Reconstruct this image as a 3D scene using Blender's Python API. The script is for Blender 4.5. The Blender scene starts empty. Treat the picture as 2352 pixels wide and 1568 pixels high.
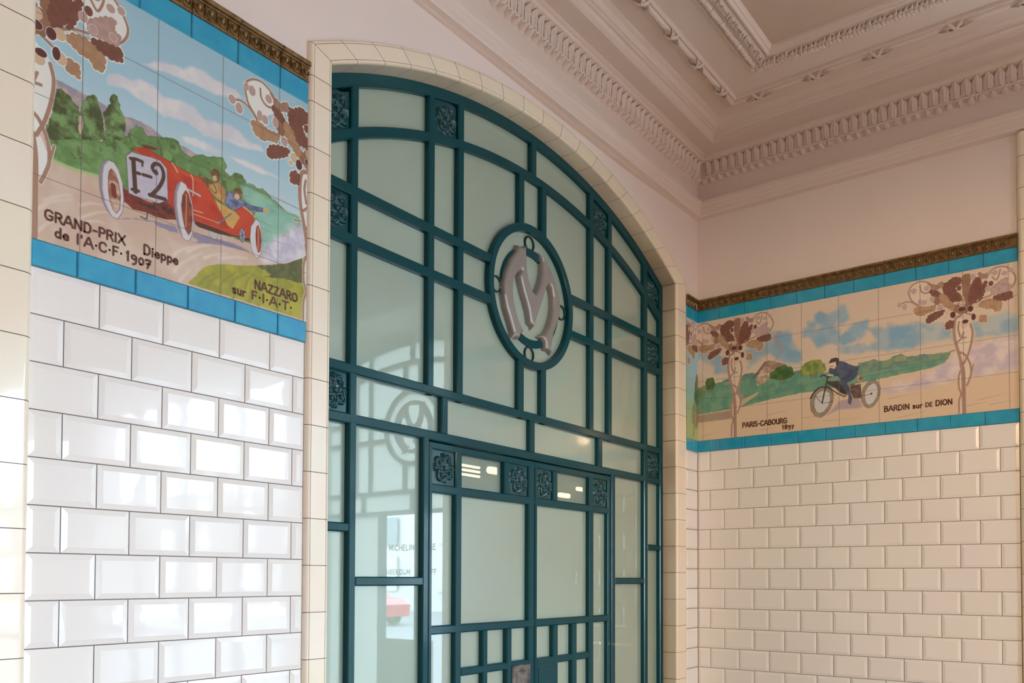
import bpy, bmesh, math, random
import numpy as np
from math import sin, cos, pi, sqrt, hypot, radians
from mathutils import Matrix, Vector

S = bpy.context.scene
COL = S.collection
random.seed(7)

# ------------------------------------------------------------------ camera, sky, light, exposure
cam_d = bpy.data.cameras.new('camera')
cam = bpy.data.objects.new('camera', cam_d)
COL.objects.link(cam)
FPX = 1912.10
cam_d.sensor_fit = 'HORIZONTAL'
cam_d.sensor_width = 36.0
cam_d.lens = FPX * 36.0 / 2352.0
cam_d.shift_x = (1176 - 1175.68) / 2352
cam_d.shift_y = (1276.75 - 784) / 2352
cam_d.clip_start = 0.02
_a, _b, _c = radians(-52.89718), radians(1.49117), radians(-0.19529)
R = Matrix.Rotation(_a, 3, 'Z') @ Matrix.Rotation(_b, 3, 'X') @ Matrix.Rotation(_c, 3, 'Y')
M4 = Matrix.Identity(4)
for i in range(3):
    M4[i][0] = R[i][0]; M4[i][1] = R[i][2]; M4[i][2] = -R[i][1]
M4.translation = Vector((-4.04792, -1.87040, 1.60))
cam.matrix_world = M4
S.camera = cam

S.view_settings.view_transform = 'Standard'
S.view_settings.look = 'None'
S.view_settings.gamma = 1.0
S.view_settings.use_curve_mapping = False
S.view_settings.exposure = 0.68
S.cycles.use_denoising = True
S.cycles.max_bounces = 10
S.cycles.diffuse_bounces = 6
S.cycles.glossy_bounces = 5
S.cycles.transparent_max_bounces = 8
S.cycles.sample_clamp_indirect = 8.0
S.cycles.caustics_reflective = False
S.cycles.caustics_refractive = False

W = bpy.data.worlds.new('overcast_sky')
S.world = W
W.use_nodes = True
bg = W.node_tree.nodes['Background']
bg.inputs[0].default_value = (0.78, 1.0, 1.20, 1)
bg.inputs[1].default_value = 13.4

def area(name, loc, rot, sx, sy, power, col=(1, 1, 1), portal=False):
    l = bpy.data.lights.new(name, 'AREA')
    l.shape = 'RECTANGLE'; l.size = sx; l.size_y = sy
    l.energy = power; l.color = col
    if portal: l.cycles.is_portal = True
    o = bpy.data.objects.new(name, l); COL.objects.link(o)
    o.location = loc; o.rotation_euler = rot
    return o
# portals only guide the sky's own light through the openings
area('back_fill_portal', (-4.2, -6.98, 1.45), (radians(90), 0, 0), 1.4, 2.9, 1, portal=True)  # serves the added back opening, which lets in fill daylight
area('doorway_portal', (0.5, -2.2, 1.0), (radians(90), 0, radians(90)), .95, 2.05, 1, portal=True)
area('window_portal', (0.02, -4.9, 1.7), (radians(90), 0, radians(90)), 3.0, 3.0, 1, portal=True)
def bulb(loc, power, col=(1.0, .72, .45), r=.06):
    l = bpy.data.lights.new('lobby_lamp', 'POINT'); l.energy = power; l.color = col; l.shadow_soft_size = r
    o = bpy.data.objects.new('lobby_lamp', l); COL.objects.link(o); o.location = loc
for p_ in [(-5.6, -4.2, 2.9), (-1.2, -6.2, 2.9)]:
    bulb(p_, 8)
def spot(loc, aim, power, deg, col=(1.0, .66, .36)):
    l = bpy.data.lights.new('warm_fill_spot', 'SPOT'); l.energy = power; l.color = col; l.shadow_soft_size = .07
    l.spot_size = radians(deg); l.spot_blend = .9
    o = bpy.data.objects.new('warm_fill_spot', l); COL.objects.link(o); o.location = loc
    o.rotation_euler = (Vector(aim) - Vector(loc)).to_track_quat('-Z', 'Y').to_euler()
spot((-4.6, -3.4, 3.3), (0, -.9, 1.6), 235, 46)  # added unseen spot, aimed to warm and brighten the right wall alone

# ------------------------------------------------------------------ helpers
def srgb(r, g, b, k=1.0):
    f = lambda c: (c / 12.92 if c <= .04045 else ((c + .055) / 1.055) ** 2.4)
    return (f(r / 255) * k, f(g / 255) * k, f(b / 255) * k, 1)

class MB:
    """collects faces, links them as ONE mesh object"""
    def __init__(s, fmap=None):
        s.v = []; s.f = []; s.m = []; s.t = []; s.sm = []
        s.map = fmap
    def add(s, verts, faces, m=0, tint=1.0, smooth=False):
        b = len(s.v)
        s.v += [s.map(*p) if s.map else tuple(p) for p in verts]
        for f in faces:
            s.f.append(tuple(b + i for i in f)); s.m.append(m); s.t.append(tint); s.sm.append(smooth)
    def quad(s, a, b, c, d, m=0, tint=1.0, smooth=False):
        s.add([a, b, c, d], [(0, 1, 2, 3)], m, tint, smooth)
    def box(s, x0, x1, y0, y1, z0, z1, m=0, tint=1.0):
        s.add([(x0,y0,z0),(x1,y0,z0),(x1,y1,z0),(x0,y1,z0),(x0,y0,z1),(x1,y0,z1),(x1,y1,z1),(x0,y1,z1)],
              [(0,1,5,4),(1,2,6,5),(2,3,7,6),(3,0,4,7),(4,5,6,7),(3,2,1,0)], m, tint)
    def bar(s, u0, u1, v0, v1, h0, h1, c=.004, m=0, tint=1.0):
        """block on a wall: (u,v) rectangle, from h0 (wall) out to h1 with chamfered front edges"""
        c = min(c, (u1-u0)*.45, (v1-v0)*.45)
        s.nb = getattr(s, 'nb', 0) + 1
        if c > .003: h1 += .00012 * (s.nb % 17)
        a = [(u0,v0),(u1,v0),(u1,v1),(u0,v1)]
        b = [(u0+c,v0+c),(u1-c,v0+c),(u1-c,v1-c),(u0+c,v1-c)]
        V = [(p[0],p[1],h0) for p in a] + [(p[0],p[1],h1-c) for p in a] + [(p[0],p[1],h1) for p in b]
        F = []
        for k in range(4):
            n = (k+1) % 4
            F.append((k, n, 4+n, 4+k)); F.append((4+k, 4+n, 8+n, 8+k))
        F.append((8,9,10,11)); F.append((3,2,1,0))
        s.add(V, F, m, tint)
    def build(s, name, mats, parent=None, tints=False):
        me = bpy.data.meshes.new(name)
        me.from_pydata(s.v, [], s.f)
        if not isinstance(mats, (list, tuple)): mats = [mats]
        for m in mats: me.materials.append(m)
        me.polygons.foreach_set('material_index', s.m)
        me.polygons.foreach_set('use_smooth', s.sm)
        if tints:
            at = me.attributes.new('tint', 'FLOAT_COLOR', 'FACE')
            arr = np.ones((len(s.f), 4), dtype=np.float32)
            for i, t in enumerate(s.t):
                arr[i, :3] = t if not isinstance(t, float) else (t, t, t)
            at.data.foreach_set('color', arr.ravel())
        me.update()
        o = bpy.data.objects.new(name, me); COL.objects.link(o)
        if parent: o.parent = parent
        return o

mapA = lambda u, v, h: (u, -h, v)                 # arch wall: u = X
mapB = lambda u, v, h: (-h, -u, v)                # right wall: u = distance from the corner
mapS = lambda u, v, h: (u, -.025 - h, v)          # return strip beside the corner

def empty(name, loc=(0, 0, 0)):
    o = bpy.data.objects.new(name, None); COL.objects.link(o); o.location = loc
    o.empty_display_size = .1
    return o
def tag(o, label=None, cat=None, group=None, kind=None):
    if label: o['label'] = label
    if cat: o['category'] = cat
    if group: o['group'] = group
    if kind: o['kind'] = kind
    return o

# ------------------------------------------------------------------ materials
def pmat(name, col, rough=.5, coat=0.0, coat_rough=.03, metal=0.0, noise=None, bump=None, tint=False, attr=None, spec=None, ior=None, coat_ior=None):
    m = bpy.data.materials.new(name); m.use_nodes = True
    nt = m.node_tree; p = nt.nodes['Principled BSDF']
    p.inputs['Base Color'].default_value = col
    p.inputs['Roughness'].default_value = rough
    p.inputs['Metallic'].default_value = metal
    p.inputs['Coat Weight'].default_value = coat
    p.inputs['Coat Roughness'].default_value = coat_rough
    if coat_ior: p.inputs['Coat IOR'].default_value = coat_ior
    if spec is not None: p.inputs['Specular IOR Level'].default_value = spec
    src = None
    tc = nt.nodes.new('ShaderNodeTexCoord')
    if noise:                                      # (scale, amount, second colour)
        n = nt.nodes.new('ShaderNodeTexNoise'); n.inputs['Scale'].default_value = noise[0]; n.inputs['Detail'].default_value = 5
        nt.links.new(tc.outputs['Object'], n.inputs['Vector'])
        r = nt.nodes.new('ShaderNodeValToRGB')
        r.color_ramp.elements[0].position = .5 - noise[1]; r.color_ramp.elements[1].position = .5 + noise[1]
        r.color_ramp.elements[0].color = col; r.color_ramp.elements[1].color = noise[2]
        nt.links.new(n.outputs['Fac'], r.inputs['Fac']); src = r.outputs['Color']
    if attr:
        a = nt.nodes.new('ShaderNodeAttribute'); a.attribute_name = attr; src = a.outputs['Color']
    if tint:
        a = nt.nodes.new('ShaderNodeAttribute'); a.attribute_name = 'tint'
        mx = nt.nodes.new('ShaderNodeMix'); mx.data_type = 'RGBA'; mx.blend_type = 'MULTIPLY'; mx.inputs[0].default_value = 1
        if src: nt.links.new(src, mx.inputs[6])
        else: mx.inputs[6].default_value = col
        nt.links.new(a.outputs['Color'], mx.inputs[7]); src = mx.outputs[2]
    if src: nt.links.new(src, p.inputs['Base Color'])
    if bump:                                       # (scale, strength, distance)
        n = nt.nodes.new('ShaderNodeTexNoise'); n.inputs['Scale'].default_value = bump[0]; n.inputs['Detail'].default_value = 4
        nt.links.new(tc.outputs['Object'], n.inputs['Vector'])
        b = nt.nodes.new('ShaderNodeBump'); b.inputs['Strength'].default_value = bump[1]; b.inputs['Distance'].default_value = bump[2]
        nt.links.new(n.outputs['Fac'], b.inputs['Height']); nt.links.new(b.outputs['Normal'], p.inputs['Normal'])
        if coat: nt.links.new(b.outputs['Normal'], p.inputs['Coat Normal'])
    return m

M = {}
M['metro'] = pmat('white_glaze', srgb(236, 234, 230), .22, .5, .03, spec=.3, tint=True, bump=(9, .10, .004))
M['grout'] = pmat('grout', srgb(112, 104, 108), .9)
M['cream'] = pmat('cream_glaze', srgb(238, 228, 210), .25, .7, .04, tint=True, bump=(12, .08, .003))
M['joint'] = pmat('dark_joint', srgb(92, 84, 78), .9)
M['plaster'] = pmat('painted_plaster', srgb(230, 218, 211), .75, noise=(3, .3, srgb(225, 212, 206)), bump=(90, .08, .002))
M['ornament'] = pmat('painted_moulding', srgb(222, 207, 198), .6)
M['ceiling'] = pmat('ceiling_paint', srgb(200, 178, 162), .8, noise=(4, .3, srgb(192, 170, 154)))
M['teal'] = pmat('teal_paint', srgb(0, 66, 74), .36, .40, .12, spec=.08, bump=(60, .12, .001))
M['teal_carved'] = pmat('teal_carved', srgb(0, 66, 72), .26, .7, .10, spec=.15)
M['pane'] = pmat('frosted_glass', srgb(158, 180, 166), .35, 1.0, .015, coat_ior=1.7, noise=(2.2, .35, srgb(150, 166, 150)))
def clearer():
    m = M['pane'].copy(); m.name = 'thin_frosted_glass'; nt = m.node_tree
    t = nt.nodes.new('ShaderNodeBsdfTransparent'); x = nt.nodes.new('ShaderNodeMixShader'); x.inputs[0].default_value = .42
    nt.links.new(nt.nodes['Principled BSDF'].outputs[0], x.inputs[1]); nt.links.new(t.outputs[0], x.inputs[2]); nt.links.new(x.outputs[0], nt.nodes['Material Output'].inputs[0])
    return m
M['clearer'] = clearer()
M['blue'] = pmat('turquoise_glaze', srgb(0, 150, 190), .3, .8, .03, tint=True, noise=(22, .28, srgb(40, 172, 200)), bump=(30, .06, .002))
M['egg'] = pmat('brown_gold_glaze', srgb(136, 106, 60), .26, .7, .08, noise=(60, .2, srgb(92, 66, 32)))
M['letter'] = pmat('brown_lettering', srgb(92, 52, 40), .3, .5, .04)
M['art'] = pmat('painted_tile_glaze', (.8, .8, .8, 1), .28, .55, .03, attr='paint', bump=(14, .05, .002))
M['pewter'] = pmat('pewter_relief', srgb(150, 146, 142), .34, .4, .12, metal=.35)
M['ringmetal'] = pmat('dark_ring_lead', srgb(16, 44, 46), .4)
M['lock'] = pmat('worn_metal', srgb(58, 62, 60), .55, metal=.4, noise=(26, .12, srgb(120, 110, 104)))
M['floor'] = pmat('mosaic_floor', srgb(168, 128, 96), .5, noise=(40, .3, srgb(136, 100, 74)))
M['street'] = pmat('street_asphalt', srgb(150, 150, 150), .9)
M['stone'] = pmat('pale_stone', srgb(225, 222, 216), .8)
M['carred'] = pmat('red_car_paint', srgb(196, 28, 40), .3, .6)
M['rubber'] = pmat('black_rubber', srgb(24, 24, 26), .7)

# ------------------------------------------------------------------ key dimensions (metres)
Z_T = 2.259          # bottom of the lower turquoise course
ZA = 2.317           # bottom of the picture field
ZB = 2.938           # top of the picture field
ZC = 3.000           # top of the upper turquoise course
ZD = 3.054           # top of the egg-and-dart course
XL, XR = -3.272, -2.545       # left bay
ROW = .1016; TW = .15352
WALLB_END = 1.472
yA = lambda x: -.025 * min(1.0, max(0.0, (x + .75) / .62))
# arch: outer edge and inner edge of the tiled surround
OC = (-1.3225, 1.033, 2.420); IC = (-1.3375, 1.0835, 2.3025)
XO = (-2.547, -.098); XI = (-2.462, -.213)
arcz = lambda C_, x: C_[1] + sqrt(max(C_[2]**2 - (x - C_[0])**2, 0))

# ------------------------------------------------------------------ shell
floor = MB(); floor.box(-7.2, .25, -7.2, .3, -.1, 0)
tag(floor.build('floor', M['floor']), kind='structure')

wl = MB()
def wall_strip(xa, xb, za0, zb0):
    """front face of the arch wall between two x, from given heights to the top"""
    wl.quad((xa, yA(xa), za0), (xb, yA(xb), zb0), (xb, yA(xb), 4.0), (xa, yA(xa), 4.0))
wall_strip(-7.2, XL, 0, 0); wall_strip(XL, XO[0], 0, 0)
N = 48
xs = [XO[0] + .02 + (XO[1] - XO[0] - .04) * i / N for i in range(N + 1)]
wall_strip(XO[0], xs[0], 0, 0); wall_strip(xs[-1] - .03, 0.0, 0, 0)
for i in range(N):
    wall_strip(xs[i], xs[i+1], arcz(OC, xs[i]) - .045, arcz(OC, xs[i+1]) - .045)
for xa_, xb_, z_ in ((-7.2, XO[0] + .02, 0), (XO[1] - .02, .25, 0), (XO[0] + .02, XO[1] - .02, 3.46)):
    wl.quad((xb_, .32, z_), (xa_, .32, z_), (xa_, .32, 4.0), (xb_, .32, 4.0))
wl.quad((-7.2, 0, 4), (0, -.025, 4), (.25, .32, 4), (-7.2, .32, 4))
# reveal behind the surround
rx = [XO[0] + .02] + xs + [XO[1] - .02]
for i in range(N):
    wl.quad((xs[i], 0.0, arcz(OC, xs[i]) - .02), (xs[i], .32, arcz(OC, xs[i]) - .02), (xs[i+1], .32, arcz(OC, xs[i+1]) - .02), (xs[i+1], 0.0, arcz(OC, xs[i+1]) - .02))
wl.quad((xs[0], 0, 0), (xs[0], .32, 0), (xs[0], .32, arcz(OC, xs[0])), (xs[0], 0, arcz(OC, xs[0])))
wl.quad((xs[-1], .32, 0), (xs[-1], 0, 0), (xs[-1], 0, arcz(OC, xs[-1])), (xs[-1], .32, arcz(OC, xs[-1])))
wall_arch = tag(wl.build('wall_left', M['plaster']), kind='structure')

wr = MB()
wr.box(0, .25, -1.56, -.025 + .3, 0, 4.0)
wr.box(0, .25, -3.20, -1.56, 3.44, 4.0)
wr.box(0, .60, -3.40, -3.20, 0, 4.0); wr.box(.25, .60, -1.35, -1.10, 0, 4.0); wr.box(.25, .60, -3.20, -1.35, 3.44, 4.0)
wr.box(0, .25, -6.40, -3.40, 0, .2); wr.box(0, .25, -6.40, -3.40, 3.2, 4.0)
wr.box(0, .25, -7.2, -6.40, 0, 4.0)
for y_ in (-4.1, -4.9, -5.7): wr.box(.05, .11, y_ - .025, y_ + .025, .2, 3.2, 1)
for z_ in (1.1, 2.15): wr.box(.05, .11, -6.40, -3.40, z_ - .02, z_ + .02, 1)
wall_right = tag(wr.build('wall_right', [M['plaster'], M['teal']]), kind='structure')

wb = MB()
wb.box(-7.2, -4.9, -7.2, -7.0, 0, 4.0); wb.box(-3.5, .25, -7.2, -7.0, 0, 4.0); wb.box(-4.9, -3.5, -7.2, -7.0, 2.9, 4.0)  # gap added in the unseen back wall to let in neutral fill light
M['brown_wall'] = pmat('brown_wall', srgb(188, 160, 134), .8)
tag(wb.build('wall_back', M['brown_wall']), kind='structure')
wd = MB(); wd.box(-7.4, -7.2, -7.2, .32, 0, 4.0)
tag(wd.build('wall_side', M['brown_wall']), kind='structure')
gr = MB(); gr.box(-30, 30, -30, 30, -.22, -.12)
tag(gr.build('ground', M['street']), kind='structure')

# ------------------------------------------------------------------ metro tiles
def rt(): 
    k = random.uniform(.965, 1.0); return (k, k * random.uniform(.985, 1.0), k * random.uniform(.965, 1.0))
def metro(mb, u0, u1, v0, v1, bev=.0125, lift=.0042, gap=.0012):
    """one bevelled tile inside (u0..u1, v0..v1)"""
    u0 += gap; u1 -= gap; v0 += gap; v1 -= gap
    b = min(bev, (u1 - u0) * .42)
    a, c = random.gauss(0, .0011), random.gauss(0, .0011)
    cu, cv = (u0 + u1) / 2, (v0 + v1) / 2
    h = lambda u, v: lift + a * (u - cu) + c * (v - cv)
    o = [(u0, v0), (u1, v0), (u1, v1), (u0, v1)]
    i = [(u0 + b, v0 + bev), (u1 - b, v0 + bev), (u1 - b, v1 - bev), (u0 + b, v1 - bev)]
    V = [(p[0], p[1], -.003) for p in o] + [(p[0], p[1], .0010) for p in o] + [(p[0], p[1], h(*p)) for p in i]
    F = []
    for k in range(4):
        n = (k + 1) % 4
        F += [(k, n, 4 + n, 4 + k), (4 + k, 4 + n, 8 + n, 8 + k)]
    F.append((8, 9, 10, 11))
    mb.add(V, F, 0, rt())

tA = MB(mapA)
tA.quad((XL - .05, 0, .0004), (XR + .01, 0, .0004), (XR + .01, Z_T, .0004), (XL - .05, Z_T, .0004), 1)
for r in range(22):
    z1 = Z_T - ROW * r; z0 = max(z1 - ROW, .002)
    if z1 - z0 < .04: continue
    off = 0 if r % 2 == 0 else .5
    j = -2
    while True:
        u0 = -3.277 + TW * (j + off); u1 = u0 + TW; j += 1
        if u0 > XR - .012: break
        if u1 < XL + .01: continue
        metro(tA, max(u0, XL), min(u1, XR - .002), z0, z1)
tA.build('metro_tiles', [M['metro'], M['grout']], wall_arch, tints=True)

tB = MB(mapB)
tB.quad((.02, 0, .0004), (WALLB_END, 0, .0004), (WALLB_END, Z_T, .0004), (.02, Z_T, .0004), 1)
for r in range(22):
    z1 = Z_T - ROW * r; z0 = max(z1 - ROW, .002)
    if z1 - z0 < .04: continue
    off = .5 if r % 2 == 0 else 0
    j = -1
    while True:
        u0 = .018 + TW * (j + off); u1 = u0 + TW; j += 1
        if u0 > WALLB_END - .012: break
        if u1 < .05: continue
        metro(tB, max(u0, .0255), min(u1, WALLB_END - .001), z0, z1)
tB.build('metro_tiles', [M['metro'], M['grout']], wall_right, tints=True)

tS = MB(mapS)
tS.quad((XO[1] - .045, 0, .0012), (-.0005, 0, .0012), (-.0005, Z_T, .0012), (XO[1] - .045, Z_T, .0012), 1)
for r in range(22):
    z1 = Z_T - ROW * r; z0 = max(z1 - ROW, .002)
    if z1 - z0 < .04: continue
    metro(tS, XO[1] - .0445, -.005, z0, z1, bev=.010, lift=.006)
tS.build('metro_tiles', [M['metro'], M['grout']], wall_arch, tints=True)

# ------------------------------------------------------------------ tiled surrounds (rounded outer edge, bead on the inner edge)
TINTS = [(1, 1, 1), (1, .985, .95), (1, .96, .94), (.985, .985, .93), (1, .97, .93), (.99, .95, .90), (1, 1, .97), (.97, .965, .93)]
RO = .016
def face_profile(w):
    """(t across from outer edge, height) for a face w wide"""
    P = []
    for k in range(6):
        a = pi / 2 * k / 5
        P.append((RO * (1 - cos(a)), -.004 + (RO + .002) * sin(a)))
    P += [(RO + .0012, .0142), (RO + .0026, .0112), (RO + .0040, .0140)]
    P += [(w - .0155, .0140), (w - .0140, .0108), (w - .0125, .0138)]
    for k in range(6):
        a = pi / 2 * k / 5
        P.append((w - .012 + .012 * sin(a), .0138 - .012 * (1 - cos(a))))
    return P
def lerp2(a, b, t): return (a[0] + (b[0] - a[0]) * t, a[1] + (b[1] - a[1]) * t)
def surround(name, stations, parent=None, depth=.085, fmap=mapA, label=None):
    """stations: list of tiles, each a list of (outer(u,v), inner(u,v)) rows; each tile swept on its own, joints left open over a dark bed"""
    mb = MB(fmap)
    def row(o, i, shrink=0.0):
        w = hypot(i[0] - o[0], i[1] - o[1])
        P = face_profile(.0985)
        k = w / .0985
        out = []
        for t, h in P:
            s_ = t / .0985
            out.append((o[0] + (i[0] - o[0]) * s_, o[1] + (i[1] - o[1]) * s_, h - shrink))
        d = ((i[0] - o[0]) / w, (i[1] - o[1]) / w)
        out.append((i[0] - d[0] * shrink, i[1] - d[1] * shrink, -depth))
        return out
    bed = []
    for tile in stations:
        rows = [row(*st) for st in tile]
        n = len(rows[0])
        tint = random.choice(TINTS)
        for a, b in zip(rows, rows[1:]):
            V = a + b
            F = [(k, n + k, n + k + 1, k + 1) for k in range(n - 1)]
            mb.add(V, F, 0, tint, False)
        # closed ends so the joints read as joints
        for rr, rev in ((rows[0], False), (rows[-1], True)):
            for k in range(n - 1):
                p, q = rr[k], rr[k + 1]
                f = [p, q, (q[0], q[1], q[2] - .003), (p[0], p[1], p[2] - .003)]
                mb.add(f, [(0, 1, 2, 3)], 1)
        for so_, si_ in tile:
            q = .0022 / hypot(si_[0] - so_[0], si_[1] - so_[1])
            bed.append(row(lerp2(so_, si_, q), lerp2(si_, so_, q), .0016))
    for a, b in zip(bed, bed[1:]):
        n = len(a)
        mb.add(a + b, [(k, n + k, n + k + 1, k + 1) for k in range(n - 1)], 1)
    o = mb.build(name, [M['cream'], M['joint']], parent, tints=True)
    if label: tag(o, label, None, None, 'structure')
    return o

def arch_stations():
    G = .0009
    T = []
    zoL, ziL = arcz(OC, XO[0]), arcz(IC, XI[0])
    # left jamb, from the floor up; joints every 131 mm down from the mitre, the last course cut at the mitre line
    joints = [2.949 - .1316 * k for k in range(23)][::-1]
    joints = [0.0] + [j for j in joints if j > .03] + [3.023]
    for a, b in zip(joints, joints[1:]):
        T.append([((XO[0], a + G), (XI[0], a + G)), ((XO[0], b - G), (XI[0], b - G))])
    T.append([((XO[0], joints[-1] + G), (XI[0], joints[-1] + G)), ((XO[0], zoL - G), (XI[0], ziL - G))])
    # arch
    ang = lambda C_, x: math.degrees(math.asin((x - C_[0]) / C_[2]))
    o0, o1 = ang(OC, XO[0]), ang(OC, XO[1]); i0, i1 = ang(IC, XI[0]), ang(IC, XI[1])
    js = [-1.67 + 3.225 * k for k in range(-12, 13)]
    js = [o0] + [j for j in js if o0 + .4 < j < o1 - .4] + [o1]
    pt = lambda C_, a: (C_[0] + C_[2] * sin(radians(a)), C_[1] + C_[2] * cos(radians(a)))
    io = lambda a: i0 + (i1 - i0) * (a - o0) / (o1 - o0)
    g = math.degrees(G / 2.36)
    for a, b in zip(js, js[1:]):
        rows = []
        for k in range(5):
            t = a + g + (b - a - 2 * g) * k / 4
            rows.append((pt(OC, t), pt(IC, io(t))))
        T.append(rows)
    zoR, ziR = arcz(OC, XO[1]), arcz(IC, XI[1])
    jr = [j for j in [2.964 - .1335 * k for k in range(23)] if j > .03] + [0.0]
    T.append([((XO[1], zoR - G), (XI[1], ziR - G)), ((XO[1], jr[0] + G), (XI[1], jr[0] + G))])
    for a, b in zip(jr, jr[1:]):
        T.append([((XO[1], a - G), (XI[1], a - G)), ((XO[1], b + G), (XI[1], b + G))])
    return T
def mapSur(u, v, h):       # near the corner the wall runs slightly forward and the reveal is splayed
    r = min(1.0, max(0.0, (u + .7) / .58)); w = min(1.0, max(0.0, (h + .085) / .085)) * r
    return (u - .0465 * w, -h - .022 * w, v - .0118 * w * (v - 1.6))
surround('trim_1', arch_stations(), fmap=mapSur, label='cream tiled arch surround around the teal glazed screen')

def pier(name, fmap, ua, ub, z1, joints, label, edge=1):
    """a tiled pier whose rounded edge meets the bay; edge=+1: rounded side towards +u"""
    mb = MB(fmap)
    prof = []
    for k in range(7):
        a = pi / 2 * k / 6
        prof.append((.02 * (1 - cos(a)), -.004 + .032 * sin(a)))
    prof.append((abs(ub - ua), .028))
    js = [0.0] + sorted(j for j in joints if .03 < j < z1 - .02) + [z1]
    for a, b in zip(js, js[1:]):
        t = random.choice(TINTS)
        A = [((ub - p if edge > 0 else ub + p), a + .0009, h) for p, h in prof]
        B = [((ub - p if edge > 0 else ub + p), b - .0009, h) for p, h in prof]
        n = len(A)
        F = [(k, k + 1, n + k + 1, n + k) if edge < 0 else (k, n + k, n + k + 1, k + 1) for k in range(n - 1)]
        mb.add(A + B, F, 0, t, True)
    A = [((ub - p if edge > 0 else ub + p), 0, h - .0016) for p, h in prof]; B = [(p[0], z1, p[2]) for p in A]; n = len(A)
    mb.add(A + B, [(k, k + 1, n + k + 1, n + k) for k in range(n - 1)], 1)
    o = mb.build(name, [M['cream'], M['joint']], tints=True)
    tag(o, label, kind='structure')
    return o
pier('trim_2', mapA, -4.1, XL + .001, 3.46, [2.766 - .1335 * k for k in range(-5, 21)], 'cream tiled pier with a rounded edge left of the racing car mural')
pier('trim_3', mapB, WALLB_END + .085, WALLB_END, 3.475, [3.3718 - .1345 * k for k in range(0, 26)], 'cream tiled pier at the right end of the tricycle mural wall', edge=-1)

# ------------------------------------------------------------------ turquoise and egg-and-dart courses
def blue_course(mb, u0, u1, v0, v1, joints):
    js = [u0] + [j for j in joints if u0 + .012 < j < u1 - .012] + [u1]
    for a, b in zip(js, js[1:]):
        k = random.uniform(.82, 1.0)
        mb.bar(a + .0009, b - .0009, v0 + .0006, v1 - .0006, -.004, .0060, .0022, 0, (k, random.uniform(.95, 1) * (.5 + k / 2), 1.0))
    mb.quad((u0, v0, .0022), (u1, v0, .0022), (u1, v1, .0022), (u0, v1, .0022), 1)
def egg_course(mb, u0, u1, v0, v1, e0, pitch=.03325, joints=()):
    H = v1 - v0
    js = [u0] + [j for j in joints if u0 + .01 < j < u1 - .01] + [u1]
    for a, b in zip(js, js[1:]):
        mb.bar(a + .0006, b - .0006, v0, v1, -.004, .006, .001)
        mb.bar(a + .0006, b - .0006, v1 - .012, v1, .006, .022, .004)      # top fillet
        mb.bar(a + .0006, b - .0006, v1 - .016, v1 - .012, .006, .014, .002)
        mb.bar(a + .0006, b - .0006, v0, v0 + .006, .006, .010, .002)
    k = math.ceil((u0 + .012 - e0) / pitch)
    while e0 + k * pitch < u1 - .012:
        c = e0 + k * pitch; k += 1
        egg(mb, c, v0 + .008, v1 - .017, .0105)
        d = c + pitch / 2
        if d < u1 - .004:
            mb.add([(d - .0022, v1 - .017, .006), (d + .0022, v1 - .017, .006), (d, v0 + .006, .006), (d, v1 - .019, .0125), (d, v0 + .012, .011)],
                   [(0, 2, 4, 3), (2, 1, 3, 4), (1, 0, 3)], 0)
def egg(mb, c, v0, v1, rw, hh=.011, base=.005, m=0, ring=True):
    """an egg hanging in its cup"""
    n, r = 12, 4
    cv = v1 - (v1 - v0) * .38; rh0 = v1 - cv; rh1 = cv - v0
    V = [(c, cv, base + hh)]
    for j in range(1, r + 1):
        t = j / r
        for i in range(n):
            a = 2 * pi * i / n
            dv = sin(a) * t * .72
            V.append((c + cos(a) * rw * .66 * t, cv + dv * (rh0 if dv > 0 else rh1), base + hh * sqrt(max(0, 1 - t * t))))
    F = [(0, 1 + i, 1 + (i + 1) % n) for i in range(n)]
    for j in range(r - 1):
        for i in range(n):
            a = 1 + j * n + i; b = 1 + j * n + (i + 1) % n
            F.append((a, a + n, b + n, b))
    mb.add(V, F, m, 1.0, True)
    if ring:
        prof = [(.82, 0), (.90, hh * .62), (1.02, hh * .62), (1.10, 0)]
        V = []; F = []
        arc = [pi * .96 + (pi * 1.08) * i / 10 for i in range(11)]
        for a in arc:
            for q, h in prof:
                dv = sin(a) * q
                V.append((c + cos(a) * rw * q * 1.12, cv + dv * (rh0 if dv > 0 else rh1) , base + h))
        for i in range(10):
            for j in range(3):
                a = i * 4 + j
                F.append((a, a + 4, a + 5, a + 1))
        mb.add(V, F, m, 1.0, True)

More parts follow.
